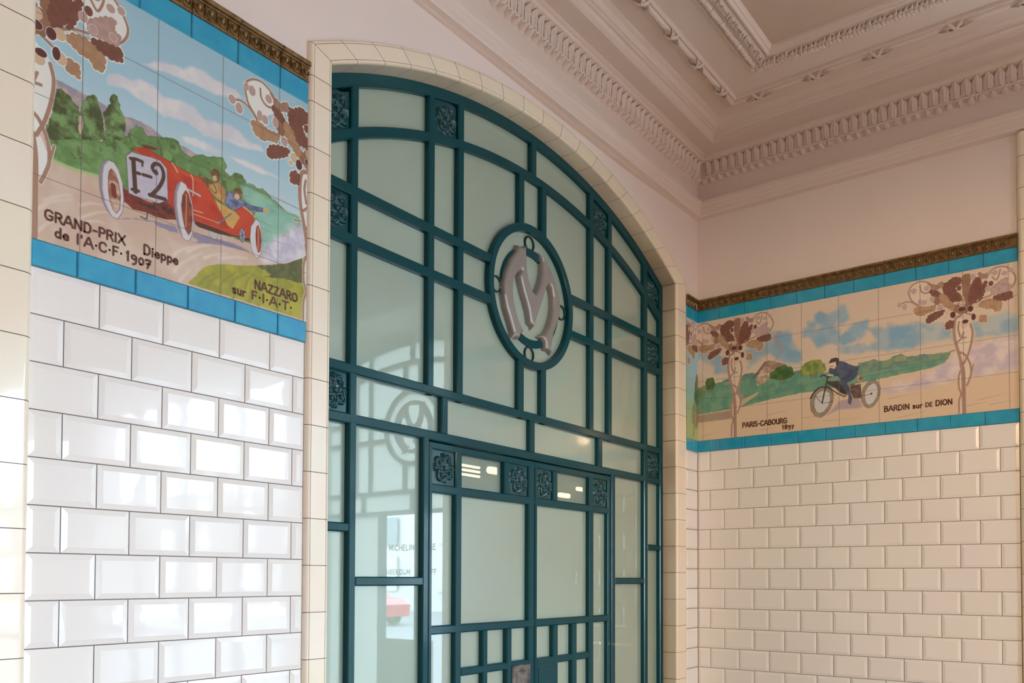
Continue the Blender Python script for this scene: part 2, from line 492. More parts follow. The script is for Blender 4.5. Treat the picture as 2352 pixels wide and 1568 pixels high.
JA = [-3.176 + .13365 * k for k in range(-2, 6)]
JB = [.0145 + .1330 * k for k in range(0, 12)]
T = {'hills':[(38,360),(60,362),(79,359),(100,358),(112,357),(134,356),(154,353),(166,348),(193,348),(213,352),(238,353),(261,352),(276,345),(302,340),(334,340),(353,341),(376,337),(438,327),(439,291),(201,199),(28,253)],
'tree1':[(42,336),(56,345),(64,343),(75,339),(79,331),(91,324),(95,306),(94,283),(96,251),(22,219),(27,238),(37,278),(40,308)],
'tree2':[(102,341),(112,350),(114,358),(126,365),(133,359),(134,352),(140,342),(146,329),(151,308),(149,274),(102,253),(103,288),(97,315)],
'tree3':[(163,374),(165,382),(172,388),(180,387),(182,376),(188,371),(189,359),(196,349),(200,326),(199,295),(151,274),(153,309),(150,333),(160,350),(162,363)],
'wood':[(26,254),(53,257),(72,246),(93,264),(119,264),(146,266),(155,286),(202,301),(215,326),(227,341),(242,338),(253,326),(277,336),(294,340),(316,349),(331,349),(342,329),(353,324),(368,323),(395,341),(414,342),(438,352),(458,356),(468,339),(462,325),(479,317),(495,333),(516,334),(529,319),(551,323),(559,315),(577,322),(590,319),(608,307),(627,302),(655,289),(700,288),(706,267),(591,166),(439,160),(141,185),(99,181),(69,180),(41,182),(27,187)],
'mist':[(511,301),(531,316),(562,310),(602,304),(627,293),(658,290),(700,286),(706,267),(686,253),(639,209),(607,176),(578,151),(558,223),(548,250),(522,272)],
'dust':[(575,132),(586,165),(615,201),(645,225),(661,247),(709,270),(718,243),(723,209),(713,175),(660,144),(624,131),(581,118)],
'grass':[(363,5),(377,23),(391,39),(400,52),(419,66),(443,78),(468,86),(485,89),(525,98),(573,114),(626,133),(656,144),(685,158),(711,176),(734,195),(736,5)],
'grassdark':[(560,109),(626,133),(656,144),(711,176),(718,107),(682,101),(657,100),(644,100),(589,88),(610,98),(595,104)],
'cloud1':[(240,493),(281,519),(310,528),(343,531),(365,549),(392,555),(435,548),(492,550),(518,540),(488,530),(436,512),(385,509),(347,505),(310,504),(271,495)],
'cloud2':[(155,424),(180,439),(217,442),(237,453),(268,453),(293,438),(344,451),(374,451),(401,432),(429,437),(469,448),(502,448),(528,433),(571,436),(580,425),(515,409),(453,401),(406,391),(356,405),(294,394),(248,403),(197,413),(155,405)],
'cloud3':[(334,361),(375,375),(414,374),(454,369),(414,356),(357,353)],
'cloud4':[(478,368),(528,378),(580,376),(639,373),(559,360),(503,364)],
'body':[(219,279),(228,288),(242,293),(265,294),(284,292),(312,288),(340,283),(365,281),(370,280),(393,280),(412,268),(424,253),(438,237),(455,235),(492,232),(509,247),(519,253),(537,245),(553,237),(551,225),(541,203),(538,174),(488,167),(449,168),(379,167),(327,152),(310,149),(307,193),(304,269),(287,282),(251,279)],
'side':[(304,267),(331,271),(360,270),(393,261),(424,236),(448,215),(463,199),(478,182),(449,172),(379,171),(331,153),(310,153)],
'radiator_top':[(219,279),(228,288),(242,293),(265,294),(276,291),(284,282),(251,279),(237,277)],
'cap':[(241,300),(254,305),(276,307),(276,301),(245,294)],
'chassis':[(212,175),(231,172),(264,171),(278,175),(296,187),(307,186),(323,180),(330,153),(304,144),(277,141),(253,143),(221,139),(207,147),(187,153),(185,161),(198,181)],
'chassis2':[(221,164),(249,164),(276,167),(304,177),(323,175),(325,162),(300,157),(267,154),(246,153)],
'plate':[(216,273),(237,275),(265,280),(287,281),(304,268),(308,193),(285,176),(258,175),(224,172),(210,174),(203,258)],
'w1o':[(162,231),(175,231),(186,217),(195,192),(199,154),(196,123),(186,104),(174,104),(161,114),(149,134),(143,158),(141,184),(144,209),(151,223)],
'w1i':[(169,214),(178,207),(186,188),(191,160),(190,129),(182,116),(174,122),(167,138),(163,161),(162,191),(164,207)],
'w1s':[(162,231),(151,223),(144,209),(141,184),(143,158),(149,134),(161,114),(169,108),(155,133),(149,161),(149,194),(152,215)],
'w2o':[(341,252),(354,249),(364,233),(372,209),(376,174),(375,138),(368,116),(360,109),(348,113),(337,130),(329,158),(324,195),(325,220),(331,241)],
'w2i':[(354,234),(362,227),(370,203),(373,168),(370,138),(363,126),(354,138),(347,164),(343,192),(346,219)],
'w2s':[(341,252),(331,241),(325,220),(324,195),(329,158),(337,130),(348,115),(337,152),(331,185),(331,221)],
'w3o':[(558,234),(569,229),(577,207),(579,178),(576,148),(565,130),(554,134),(544,153),(540,181),(543,209)],
'w3i':[(565,220),(573,206),(576,180),(572,151),(566,147),(560,165),(558,191),(560,212)],
'w4o':[(416,157),(421,143),(433,138),(444,144),(450,164),(435,167)],
'shadow1':[(374,136),(449,144),(498,147),(539,141),(513,137),(449,129),(405,119),(370,108),(393,120),(375,126)],
'shadow2':[(189,105),(218,117),(273,130),(329,135),(337,121),(314,119),(277,121),(273,127),(224,117)],
'belly':[(379,169),(449,172),(503,173),(538,174),(538,168),(498,166),(449,157),(390,155),(380,159)],
'tan':[(433,242),(458,236),(492,232),(510,222),(488,183),(473,187),(463,201),(448,219)],
'cap1':[(421,308),(432,319),(444,319),(449,308),(447,294),(440,287),(430,287),(424,298)],
'face1':[(427,298),(437,304),(441,293),(434,287),(428,289)],
'coat1':[(438,286),(450,289),(464,277),(467,256),(462,242),(445,244),(429,251),(414,264),(423,277)],
'arm1':[(393,286),(404,288),(433,278),(443,265),(433,250),(414,264),(398,275)],
'coat2':[(469,275),(486,279),(497,265),(517,270),(537,264),(579,271),(579,260),(558,254),(517,253),(497,237),(485,232),(465,238)],
'hand2':[(580,270),(592,275),(602,274),(595,265),(580,261)],
'cap2':[(488,284),(496,295),(509,298),(516,288),(514,274),(504,265),(494,269)],
'face2':[(491,274),(499,281),(506,278),(507,269),(499,264),(493,266)],
'chainwheel':[(516,196),(524,189),(526,174),(522,160),(514,158),(508,170),(508,186)],
's_hbrake':[(439,180),(456,194),(482,221)],
's_seat1':[(519,253),(537,247),(556,237)],
's_seat2':[(555,251),(541,228)],
's_swheel':[(409,286),(423,283),(435,273),(438,258),(424,262),(412,272),(409,286)],
's_exh':[(360,239),(393,235)],
's_strap':[(317,287),(324,281),(332,270)],
's_strap2':[(367,278),(373,268),(374,228)],
's_trim':[(376,193),(401,195)],
's_trim2':[(376,183),(449,185)],
's_axle':[(175,166),(190,166),(207,156),(232,151),(260,153),(286,155),(323,156)],
's_axle2':[(184,150),(207,176),(232,165)],
's_crank':[(254,159),(255,130),(240,128)],
's_hub1':[(173,177),(177,155)],
's_hub2':[(356,225),(361,182),(356,144)],
's_hub3':[(565,212),(567,181),(566,152)],
's_line0':[(345,309),(414,309),(491,311),(562,310),(627,309)],
's_line1':[(454,310),(536,315),(630,316),(700,307)],
's_line2':[(556,235),(590,232),(625,230)],
's_line3':[(574,215),(612,214)],
's_line4':[(577,184),(596,186)],
's_line5':[(603,275),(627,275)],
's_line6':[(522,283),(537,284)],
's_line7':[(580,154),(610,154)],
's_line8':[(617,195),(667,198)],
's_rd0':[(26,89),(55,109),(82,121)],
's_rd1':[(11,64),(39,90),(85,113)],
's_rd2':[(100,105),(124,118),(149,123)],
's_rd3':[(100,76),(135,100),(165,113)],
's_rd4':[(13,18),(37,46),(56,58)],
's_rd5':[(105,67),(136,82),(154,84)],
's_re0':[(326,65),(348,86),(387,107)],
's_re1':[(326,25),(348,52),(401,94)],
's_re2':[(408,83),(435,99),(468,112)],
's_re3':[(342,6),(355,25),(369,40)],
's_re4':[(451,95),(493,111),(533,121)],
's_re5':[(362,85),(394,107),(425,121)],
's_gr0':[(394,11),(413,35),(445,57)],
's_gr1':[(417,10),(426,29),(452,50)],
's_gr2':[(449,9),(462,39),(499,74)],
's_gr3':[(483,26),(494,53),(537,84)],
's_gr4':[(527,41),(536,65),(553,85)],
's_gr5':[(490,1),(500,19),(520,48)],
's_gr6':[(542,9),(543,32),(545,57)],
's_F1':[(220,256),(226,183)],
's_F2':[(213,256),(227,260),(242,260)],
's_F3':[(242,261),(242,250)],
's_F4':[(224,228),(236,229)],
's_F5':[(218,185),(234,187)],
's_dash':[(244,230),(264,232)],
's_two':[(277,246),(271,249),(267,257),(274,268),(286,269),(294,258),(295,241),(286,218),(273,199),(265,189)],
's_two2':[(261,188),(280,190),(301,192)],
'bc1':[(601,515),(630,525),(656,558),(685,556),(707,551),(744,570),(750,581),(780,572),(785,507),(760,486),(712,492),(647,489),(601,482)],
'bc2':[(748,427),(787,446),(815,485),(875,485),(877,433),(855,394),(759,387)],
'bc3':[(571,488),(712,486),(743,443),(743,384),(646,398),(606,458),(571,449)],
'bc4':[(880,436),(922,437),(1072,415),(1071,357),(922,374)],
'bc5':[(748,381),(922,369),(1071,349),(1071,321),(921,326),(748,352)],
'bc6':[(440,511),(515,486),(518,437),(550,408),(568,381),(568,351),(499,365),(439,435)],
'bc7':[(18,470),(202,420),(202,327),(126,343),(121,391),(60,411),(18,428)],
'bc8':[(281,427),(410,507),(515,478),(524,408),(567,381),(567,318),(484,350),(410,387),(307,342)],
'bc9':[(962,437),(1095,427),(1230,384),(1230,330),(961,329)],
'bc10':[(1306,406),(1436,417),(1473,401),(1472,319),(1305,317)],
's_smoke':[(440,362),(460,389),(480,415),(453,444),(445,471),(460,493)],
'field':[(21,279),(149,293),(306,286),(566,278),(706,264),(873,267),(1001,282),(1123,276),(1218,277),(1194,232),(1123,216),(969,205),(918,199),(671,184),(573,183),(397,169),(252,149),(21,138)],
'treeline':[(21,267),(141,278),(173,301),(205,308),(244,294),(291,318),(353,313),(420,303),(457,286),(566,296),(580,254),(306,233),(21,240)],
'treeline2':[(827,253),(834,287),(867,289),(899,292),(938,278),(969,287),(982,295),(1020,301),(1038,284),(1087,283),(1111,286),(1147,279),(1183,278),(1212,280),(1206,250),(1000,245),(866,237)],
'bt1':[(71,303),(80,322),(116,322),(128,288),(120,266),(79,260)],
'bt1b':[(26,255),(38,277),(71,288),(79,260),(67,234),(34,234)],
'bt2':[(416,277),(413,300),(450,324),(487,332),(523,313),(534,282),(516,263),(457,257)],
'bt3':[(563,304),(588,325),(623,335),(658,329),(679,304),(686,274),(644,266),(602,260),(566,274)],
'bt4':[(982,278),(995,293),(1020,299),(1038,283),(1035,266),(994,266)],
'roof':[(328,289),(389,360),(405,365),(440,355),(489,335),(499,313),(424,315),(399,343)],
'housewall':[(343,291),(399,343),(424,315),(414,271),(348,245)],
'bdust':[(917,137),(987,175),(1062,172),(1122,196),(1212,242),(1241,277),(1355,303),(1480,313),(1478,163),(1297,158),(1098,133),(999,133)],
'verge':[(9,134),(212,141),(233,98),(17,96)],
'path':[(254,182),(348,215),(358,209),(296,171),(265,155)],
'fw_o':[(661,197),(690,194),(714,172),(718,142),(715,120),(703,89),(683,65),(658,52),(632,62),(613,91),(609,130),(614,159),(633,186)],
'fw_i':[(678,180),(700,165),(704,135),(695,105),(675,81),(655,73),(638,82),(629,107),(629,136),(638,164),(658,179)],
'rw_o':[(896,203),(917,187),(927,161),(925,127),(913,98),(895,77),(876,71),(857,82),(844,109),(843,138),(852,168),(869,191)],
'rw_i':[(898,186),(911,174),(916,148),(911,120),(895,94),(876,85),(863,98),(858,124),(860,153),(877,176)],
'tank':[(690,222),(746,217),(751,182),(743,165),(729,182),(690,207)],
'coat':[(747,310),(772,301),(788,289),(813,276),(834,273),(829,257),(826,237),(812,216),(790,208),(763,192),(750,196),(752,225),(730,248),(713,254),(696,265),(702,285),(724,275),(733,289)],
'leg':[(750,196),(774,204),(790,185),(795,150),(803,126),(795,98),(784,108),(787,145),(771,164)],
'leg2':[(746,194),(763,186),(782,152),(771,147),(746,162)],
'engine':[(793,196),(842,192),(844,121),(809,125),(795,155)],
'cyl':[(822,226),(834,233),(850,225),(853,205),(842,195),(823,203)],
'bcap':[(698,311),(708,327),(730,330),(744,323),(744,306),(738,291),(731,292),(730,311),(702,306)],
'bface':[(699,305),(707,308),(731,310),(731,289),(716,280),(703,287)],
'bshadow':[(689,62),(745,81),(828,77),(849,83),(828,125),(745,122),(717,90)],
's_fender':[(611,150),(624,172),(647,193),(670,198),(690,191),(707,176),(718,154)],
's_fork':[(665,121),(678,180),(690,234),(696,242)],
's_bars':[(659,250),(673,254),(696,242),(718,244),(741,247)],
's_tube':[(690,199),(729,164),(768,139)],
's_tube2':[(779,186),(790,156),(768,139)],
's_must':[(703,293),(719,289)],
's_spk1':[(633,165),(665,123),(715,122)],
's_coatfold':[(826,260),(802,252),(788,231),(752,225)],
's_axl':[(809,131),(858,133),(888,137)],
's_hand':[(693,251),(715,245)],
's_brd0':[(42,19),(172,44)],
's_brd1':[(156,130),(275,162)],
's_brd2':[(397,95),(500,105)],
's_brd3':[(999,12),(1121,31)],
's_brd4':[(1319,52),(1424,70)],
's_brd5':[(1273,32),(1352,42)],
's_brd6':[(1363,28),(1450,36)],
's_brd7':[(572,60),(670,63)],
's_brd8':[(366,24),(456,29)],
's_brd9':[(670,35),(826,31)],
's_brd10':[(962,104),(1086,115)],
's_bfl0':[(25,224),(291,205),(566,220)],
's_bfl1':[(291,175),(457,198),(671,227)],
's_bfl2':[(834,239),(1000,248),(1200,251)],
's_bfl3':[(860,221),(1038,229),(1182,234)]}
OAK = {'L1 d':[(-79,578),(-61,581),(-49,565),(-33,557),(-25,533),(-9,516),(-3,490),(-17,495),(-41,495),(-53,511),(-69,533),(-73,556)],
'L2 d':[(23,523),(39,555),(51,578),(66,576),(70,553),(70,522),(62,497),(46,473),(26,464),(21,492)],
'L3 m':[(0,586),(6,599),(20,602),(35,592),(27,567),(25,531),(15,489),(7,513),(3,549)],
'L4 d':[(-55,584),(-32,598),(-8,590),(-6,574),(-25,555),(-41,565)],
'L5 t':[(-102,528),(-81,535),(-61,520),(-49,492),(-29,475),(-30,452),(-50,465),(-66,486),(-90,505)],
'L6 d':[(-129,559),(-114,563),(-90,542),(-98,525),(-114,533)],
'L7 t':[(-194,489),(-173,496),(-140,487),(-106,490),(-115,469),(-144,465),(-157,456),(-182,463)],
'L8 d':[(-144,428),(-132,449),(-107,458),(-72,463),(-82,444),(-107,430),(-136,417)],
'L9 d':[(-66,400),(-50,411),(-36,404),(-40,382),(-63,377)],
'La t':[(61,457),(77,472),(100,476),(131,465),(146,454),(142,424),(126,422),(115,438),(92,440)],
'Lb d':[(116,482),(146,489),(184,492),(185,468),(161,462),(131,470)],
'Lc d':[(70,513),(82,551),(93,557),(85,519),(75,494),(65,479)],
'Ld p':[(112,496),(108,519),(131,536),(150,549),(169,554),(162,529),(180,521),(176,500),(146,498)],
'Le b':[(63,600),(78,587),(99,587),(93,571),(70,576)],
'Lf b':[(-122,567),(-118,584),(-102,576),(-81,590),(-77,571),(-102,562)],
'Lg t':[(65,412),(88,407),(90,383),(76,387),(66,385)],
'Lh m':[(-30,452),(-25,470),(-1,492),(18,483),(30,454),(14,439),(-10,439)],
'Li m':[(-114,528),(-98,525),(-90,505),(-98,493),(-115,510)],
'S0 11':[(2,0),(1,78),(0,168),(-7,218)],
'S1 7':[(-7,218),(-19,274),(-31,326),(-34,372),(-28,416),(-10,426),(-2,442)],
'S2 4.5':[(4,217),(20,254),(33,306),(37,350),(29,383)],
'S3 4.5':[(-15,269),(8,252),(26,213),(31,172),(23,142),(14,119)],
'S4 2.5':[(33,177),(40,207)],
'S5 4':[(-12,183),(-18,157),(-17,112),(-9,84),(-17,58),(-18,2)],
'S6 3.5':[(-14,400),(-18,373),(-11,336)],
'S7 3.5':[(-23,311),(-7,326),(3,351)],
'S8 3.5':[(-1,327),(11,328)],
'S9 2.5':[(-51,276),(-31,279)],
'S10 2.6':[(-213,557),(-217,577),(-197,601),(-164,610),(-130,594),(-114,574)],
'S11 2.6':[(-213,557),(-204,532),(-177,504)],
'S12 2.4':[(-258,515),(-232,529),(-202,523),(-177,501)],
'S13 2.8':[(98,592),(128,607),(155,606),(174,595),(196,562),(199,539),(188,515),(165,494)],
'S14 2.6':[(-168,590),(-164,566),(-147,553),(-127,558),(-122,576),(-135,592)],
'S15 2.6':[(143,595),(139,574),(128,554),(113,571)],
'S16 3':[(-2,442),(22,429),(38,421)],
'S17 3':[(-30,457),(-50,470),(-74,484)],
'S18 3':[(38,457),(69,482),(108,492)],
'E0 t':[(-1.4,478.3),(11.9,12.6)],
'E1 c':[(-2.4,453.8),(15.0,10.8)],
'E2 t':[(47.7,457.5),(12.5,12.5)],
'E3 c':[(30.0,449.7),(11.0,13.4)],
'E4 t':[(-55.8,448.2),(11.3,12.7)],
'E5 c':[(-37.8,435.7),(10.8,14.5)],
'E6 t':[(51.1,405.5),(11.7,13.4)],
'E7 c':[(41.4,411.8),(8.6,14.7)],
'E8 t':[(5.6,382.5),(12.6,12.6)],
'E9 c':[(9.7,397.5),(12.6,9.0)],
'E10 p':[(-88.1,479.5),(10.6,11.9)],
'E11 t':[(-66.1,429.7),(7.3,5.5)],
'E12 p':[(-210.5,575.6),(7.6,10.3)],
'E13 p':[(-193.5,572.1),(10.6,13.0)],
'E14 p':[(-253.8,521.2),(10.3,11.3)],
'E15 p':[(-232.4,507.6),(10.3,14.0)],
'E16 p':[(96.8,523.2),(10.0,11.5)],
'E17 d':[(108.6,542.9),(9.5,11.0)],
'E18 p':[(124.3,586.0),(10.6,10.6)],
'E19 p':[(105.2,590.2),(8.4,8.8)],
'E20 p':[(158.3,576.3),(9.8,9.6)],
'E21 p':[(182.8,584.0),(8.9,9.6)],
'E22 p':[(-168.7,516.0),(8.4,13.9)],
'E23 p':[(-151.9,512.7),(10.4,11.5)],
'E24 p':[(-141.0,574.2),(10.0,11.1)],
'E25 p':[(-118.6,519.9),(9.1,13.8)],
'E26 p':[(41.1,586.3),(9.4,13.4)],
'E27 d':[(-12.7,548.3),(8.8,11.7)],
'E28 p':[(119.7,507.4),(9.9,9.7)],
'E29 p':[(165.2,513.3),(9.0,8.7)],
'W1':[(-34,417),(-10,421),(29,387),(37,341),(28,276),(16,233),(4,217),(-12,246),(-27,307),(-34,363)],
'W2':[(4,208),(12,215),(27,182),(17,125),(7,145)],
'W3':[(-12,183),(-2,177),(-1,101),(-7,84),(-17,116)],
'W4':[(-17,63),(-7,79),(1,56),(0,0),(-18,2)],
'W5':[(-213,557),(-215,577),(-197,601),(-164,610),(-130,594),(-114,574),(-123,544),(-173,508),(-204,532)],
'W6':[(98,592),(128,607),(155,606),(174,595),(196,562),(199,539),(188,515),(165,489),(108,492),(93,517)]}
# ------------------------------------------------------------------ painted tile pictures (drawn in millimetres on the wall)
class Canvas:
    def __init__(s, w, h, step, seed=3):
        s.w, s.h, s.step = w, h, step
        s.nx, s.ny = int(round(w / step)) + 1, int(round(h / step)) + 1
        s.x = np.linspace(0, w, s.nx); s.y = np.linspace(0, h, s.ny)
        s.X, s.Y = np.meshgrid(s.x, s.y)
        s.c = np.ones((s.ny, s.nx, 3)); s.rng = np.random.RandomState(seed)
    def noise(s, scale, ay=1.0, seed=0, sub=None):
        X, Y = (s.X, s.Y) if sub is None else (s.X[sub], s.Y[sub])
        out = 0; amp = 1; tot = 0
        for o in range(3):
            r = np.random.RandomState(seed * 7 + o + 11)
            g = r.rand(80, 160)
            fx = X / scale * 2 ** o; fy = Y / scale / ay * 2 ** o
            ix = np.floor(fx).astype(int); iy = np.floor(fy).astype(int)
            tx = fx - ix; ty = fy - iy
            tx = tx * tx * (3 - 2 * tx); ty = ty * ty * (3 - 2 * ty)
            G = lambda i, j: g[j % 80, i % 160]
            v = (G(ix, iy) * (1 - tx) + G(ix + 1, iy) * tx) * (1 - ty) + (G(ix, iy + 1) * (1 - tx) + G(ix + 1, iy + 1) * tx) * ty
            out = out + v * amp; tot += amp; amp *= .55
        return out / tot
    def sub(s, pts, pad):
        P = np.array(pts, float)
        i0 = max(int((P[:, 0].min() - pad) / s.step), 0); i1 = min(int((P[:, 0].max() + pad) / s.step) + 2, s.nx)
        j0 = max(int((P[:, 1].min() - pad) / s.step), 0); j1 = min(int((P[:, 1].max() + pad) / s.step) + 2, s.ny)
        if i1 <= i0 or j1 <= j0: return None
        return (slice(j0, j1), slice(i0, i1))
    def blend(s, sub, a, col):
        c = np.array(col, float) / 255 if not isinstance(col, np.ndarray) else col
        s.c[sub] = s.c[sub] * (1 - a[..., None]) + c * a[..., None]
    def sdf(s, pts, sub):
        P = np.array(pts, float); X, Y = s.X[sub], s.Y[sub]
        ins = np.zeros(X.shape, bool); D = np.full(X.shape, 1e9)
        n = len(P)
        for i in range(n):
            a, b = P[i], P[(i + 1) % n]
            if a[1] != b[1]:
                ins ^= ((a[1] > Y) != (b[1] > Y)) & (X < (b[0] - a[0]) * (Y - a[1]) / (b[1] - a[1]) + a[0])
            e = b - a; L = max(e @ e, 1e-9)
            t = np.clip(((X - a[0]) * e[0] + (Y - a[1]) * e[1]) / L, 0, 1)
            D = np.minimum(D, (X - a[0] - t * e[0]) ** 2 + (Y - a[1] - t * e[1]) ** 2)
        D = np.sqrt(D)
        return np.where(ins, -D, D)
    def poly(s, pts, col, grow=0.0, soft=None, alpha=1.0, wob=0.0, wscale=8, mottle=None, ms=14, edge=None, seed=1):
        """filled outline; wob roughens the edge, mottle = second colour worked in with noise, edge = (colour, width) contour"""
        soft = soft or s.step
        pad = grow + soft + wob + 3
        sub = s.sub(pts, pad)
        if sub is None: return
        d = s.sdf(pts, sub) - grow
        if wob: d = d + (s.noise(wscale, 1, seed, sub) - .5) * 2 * wob
        a = np.clip(.5 - d / soft, 0, 1) * alpha
        if mottle is not None:
            n = np.clip((s.noise(ms, 1, seed + 3, sub) - .5) * 3.2 + .5, 0, 1)[..., None]
            c = np.array(col, float) / 255 * (1 - n) + np.array(mottle, float) / 255 * n
            s.blend(sub, a, c)
        else: s.blend(sub, a, col)
        if edge: s.blend(sub, np.clip(1 - np.abs(d) / edge[1], 0, 1) * .85, edge[0])
    def stroke(s, pts, w, col, w1=None, alpha=1.0, soft=None, smooth=True):
        P = curve(pts) if smooth and len(pts) > 2 else np.array(pts, float)
        soft = soft or s.step
        w1 = w if w1 is None else w1
        sub = s.sub(P, max(w, w1) + soft + 1)
        if sub is None: return
        X, Y = s.X[sub], s.Y[sub]; D = np.full(X.shape, 1e9)
        n = len(P) - 1
        for i in range(n):
            a, b = P[i], P[i + 1]; e = b - a; L = max(e @ e, 1e-9)
            t = np.clip(((X - a[0]) * e[0] + (Y - a[1]) * e[1]) / L, 0, 1)
            ww = w + (w1 - w) * (i + t) / n
            D = np.minimum(D, np.hypot(X - a[0] - t * e[0], Y - a[1] - t * e[1]) - ww / 2)
        s.blend(sub, np.clip(.5 - D / soft, 0, 1) * alpha, col)
    def ellipse(s, c, r, col, grow=0.0, edge=None):
        P = [(c[0] + (r[0] + grow) * cos(2 * pi * i / 18), c[1] + (r[1] + grow) * sin(2 * pi * i / 18)) for i in range(18)]
        s.poly(P, col, edge=edge)
    def gradient(s, stops):
        ys = [p[0] for p in stops]
        for k in range(3):
            s.c[..., k] = np.interp(s.Y, ys, [p[1][k] / 255 for p in stops])
    def joints(s, us, vs, col, w=1.7):
        for u in us: s.stroke([(u, -5), (u, s.h + 5)], w, col, alpha=.85, smooth=False)
        for v in vs: s.stroke([(-5, v), (s.w + 5, v)], w * .9, col, alpha=.7, smooth=False)
    def build(s, name, u0, v0, fmap, mat, parent, k=(1, 1, 1), h=.0045, cut=0.0):
        if cut:
            q = int(cut / s.step); s.X, s.Y, s.c = s.X[:, q:], s.Y[:, q:], s.c[:, q:]; s.nx -= q
        lin = np.where(s.c <= .04045, s.c / 12.92, ((np.clip(s.c, 0, 1) + .055) / 1.055) ** 2.4) * np.array(k)
        lin = np.clip(lin, 0, .86)
        co = np.empty((s.ny * s.nx, 3), dtype=np.float32)
        U = u0 + s.X.ravel() / 1000; Vv = v0 + s.Y.ravel() / 1000
        p = [fmap(U, Vv, h)][0]
        for i in range(3): co[:, i] = p[i]
        me = bpy.data.meshes.new(name)
        j, i = np.meshgrid(np.arange(s.ny - 1), np.arange(s.nx - 1), indexing='ij')
        a = (j * s.nx + i).ravel()
        f = np.stack([a, a + 1, a + 1 + s.nx, a + s.nx], 1).astype(np.int32)
        me.vertices.add(len(co)); me.vertices.foreach_set('co', co.ravel())
        me.loops.add(f.size); me.loops.foreach_set('vertex_index', f.ravel())
        me.polygons.add(len(f)); me.polygons.foreach_set('loop_start', np.arange(0, f.size, 4, dtype=np.int32))
        me.update(calc_edges=True)
        at = me.attributes.new('paint', 'FLOAT_COLOR', 'POINT')
        at.data.foreach_set('color', np.concatenate([lin.reshape(-1, 3), np.ones((len(co), 1))], 1).astype(np.float32).ravel())
        me.materials.append(mat)
        o = bpy.data.objects.new(name, me); COL.objects.link(o); o.parent = parent
        return o

def curve(pts, n=5):
    P = np.array(pts, float)
    if len(P) < 3: return P
    Q = np.vstack([2 * P[0] - P[1], P, 2 * P[-1] - P[-2]]); out = []
    for i in range(1, len(Q) - 2):
        a, b, c, d = Q[i-1], Q[i], Q[i+1], Q[i+2]
        for k in range(n):
            t = k / n
            out.append(.5 * (2*b + (c-a)*t + (2*a-5*b+4*c-d)*t*t + (3*b-a-3*c+d)*t**3))
    out.append(P[-1])
    return np.array(out)

OAKCOL = {'d': (126, 80, 66), 'm': (150, 108, 84), 't': (176, 138, 104), 'p': (184, 152, 142), 'b': (164, 128, 108), 'c': (92, 50, 50)}
ACORN = {'t': (208, 178, 146), 'p': (184, 154, 144), 'd': (118, 74, 66), 'c': (92, 50, 48)}
WHITE = (226, 228, 222); LINE = (140, 100, 82)
def lobed(pts, amp=5.6, lam=13.5):
    """oak-leaf outline: rounded lobes with tight notches along a plain outline"""
    P = np.array(pts, float); Q = np.vstack([P, P[:1]])
    seg = np.hypot(*np.diff(Q, axis=0).T); L = np.concatenate([[0], np.cumsum(seg)])
    n = max(int(L[-1] / 1.3), 12); s_ = np.linspace(0, L[-1], n, endpoint=False)
    X = np.interp(s_, L, Q[:, 0]); Y = np.interp(s_, L, Q[:, 1])
    for _ in range(2):
        X = (np.roll(X, 1) + 2 * X + np.roll(X, -1)) / 4; Y = (np.roll(Y, 1) + 2 * Y + np.roll(Y, -1)) / 4
    dx, dy = np.roll(X, -1) - np.roll(X, 1), np.roll(Y, -1) - np.roll(Y, 1); l = np.hypot(dx, dy) + 1e-6
    A = np.sum(X * np.roll(Y, -1) - np.roll(X, -1) * Y); sg = 1 if A > 0 else -1
    k = max(3, round(L[-1] / lam))
    off = amp * (np.abs(np.sin(pi * s_ / L[-1] * k)) ** .6 - .42)
    return list(zip(X + sg * dy / l * off, Y - sg * dx / l * off))
def draw_oak(cv, bu, bv, white=WHITE):
    at = lambda v: [(x + bu, y + bv) for x, y in v]
    for n0, (k, v) in enumerate(OAK.items()):
        if k[0] == 'W': cv.poly(at(v), white, grow=2.0, soft=1.6)
        elif k[0] == 'L': cv.poly(lobed(at(v)), white, grow=5.0)
        elif k[0] == 'S': cv.stroke(at(v), float(k.split()[1]) + 6.0, white)
        elif k[0] == 'E': cv.ellipse((v[0][0] + bu, v[0][1] + bv), v[1], white, grow=3.0)
    for k, v in OAK.items():
        if k[0] == 'S':
            w = float(k.split()[1]) * 1.25 + .6; cv.stroke(at(v), w + 1.8, LINE); cv.stroke(at(v), w, OAKCOL['b'])
    for n_, (k, v) in enumerate(OAK.items()):
        if k[0] == 'L':
            c = OAKCOL[k.split()[1]]
            e = tuple(int(q * .80) for q in c)
            cv.poly(lobed(at(v)), c, grow=1.8, seed=n_ + 2, mottle=tuple(int(q * .93) for q in c), edge=(e, 1.0))
    for k, v in OAK.items():
        if k[0] == 'E':
            c = ACORN[k.split()[1]]
            cv.ellipse((v[0][0] + bu, v[0][1] + bv), v[1], white, grow=1.2)
            cv.ellipse((v[0][0] + bu, v[0][1] + bv), v[1], c, grow=-.4, edge=(tuple(int(q * .78) for q in c), .9))

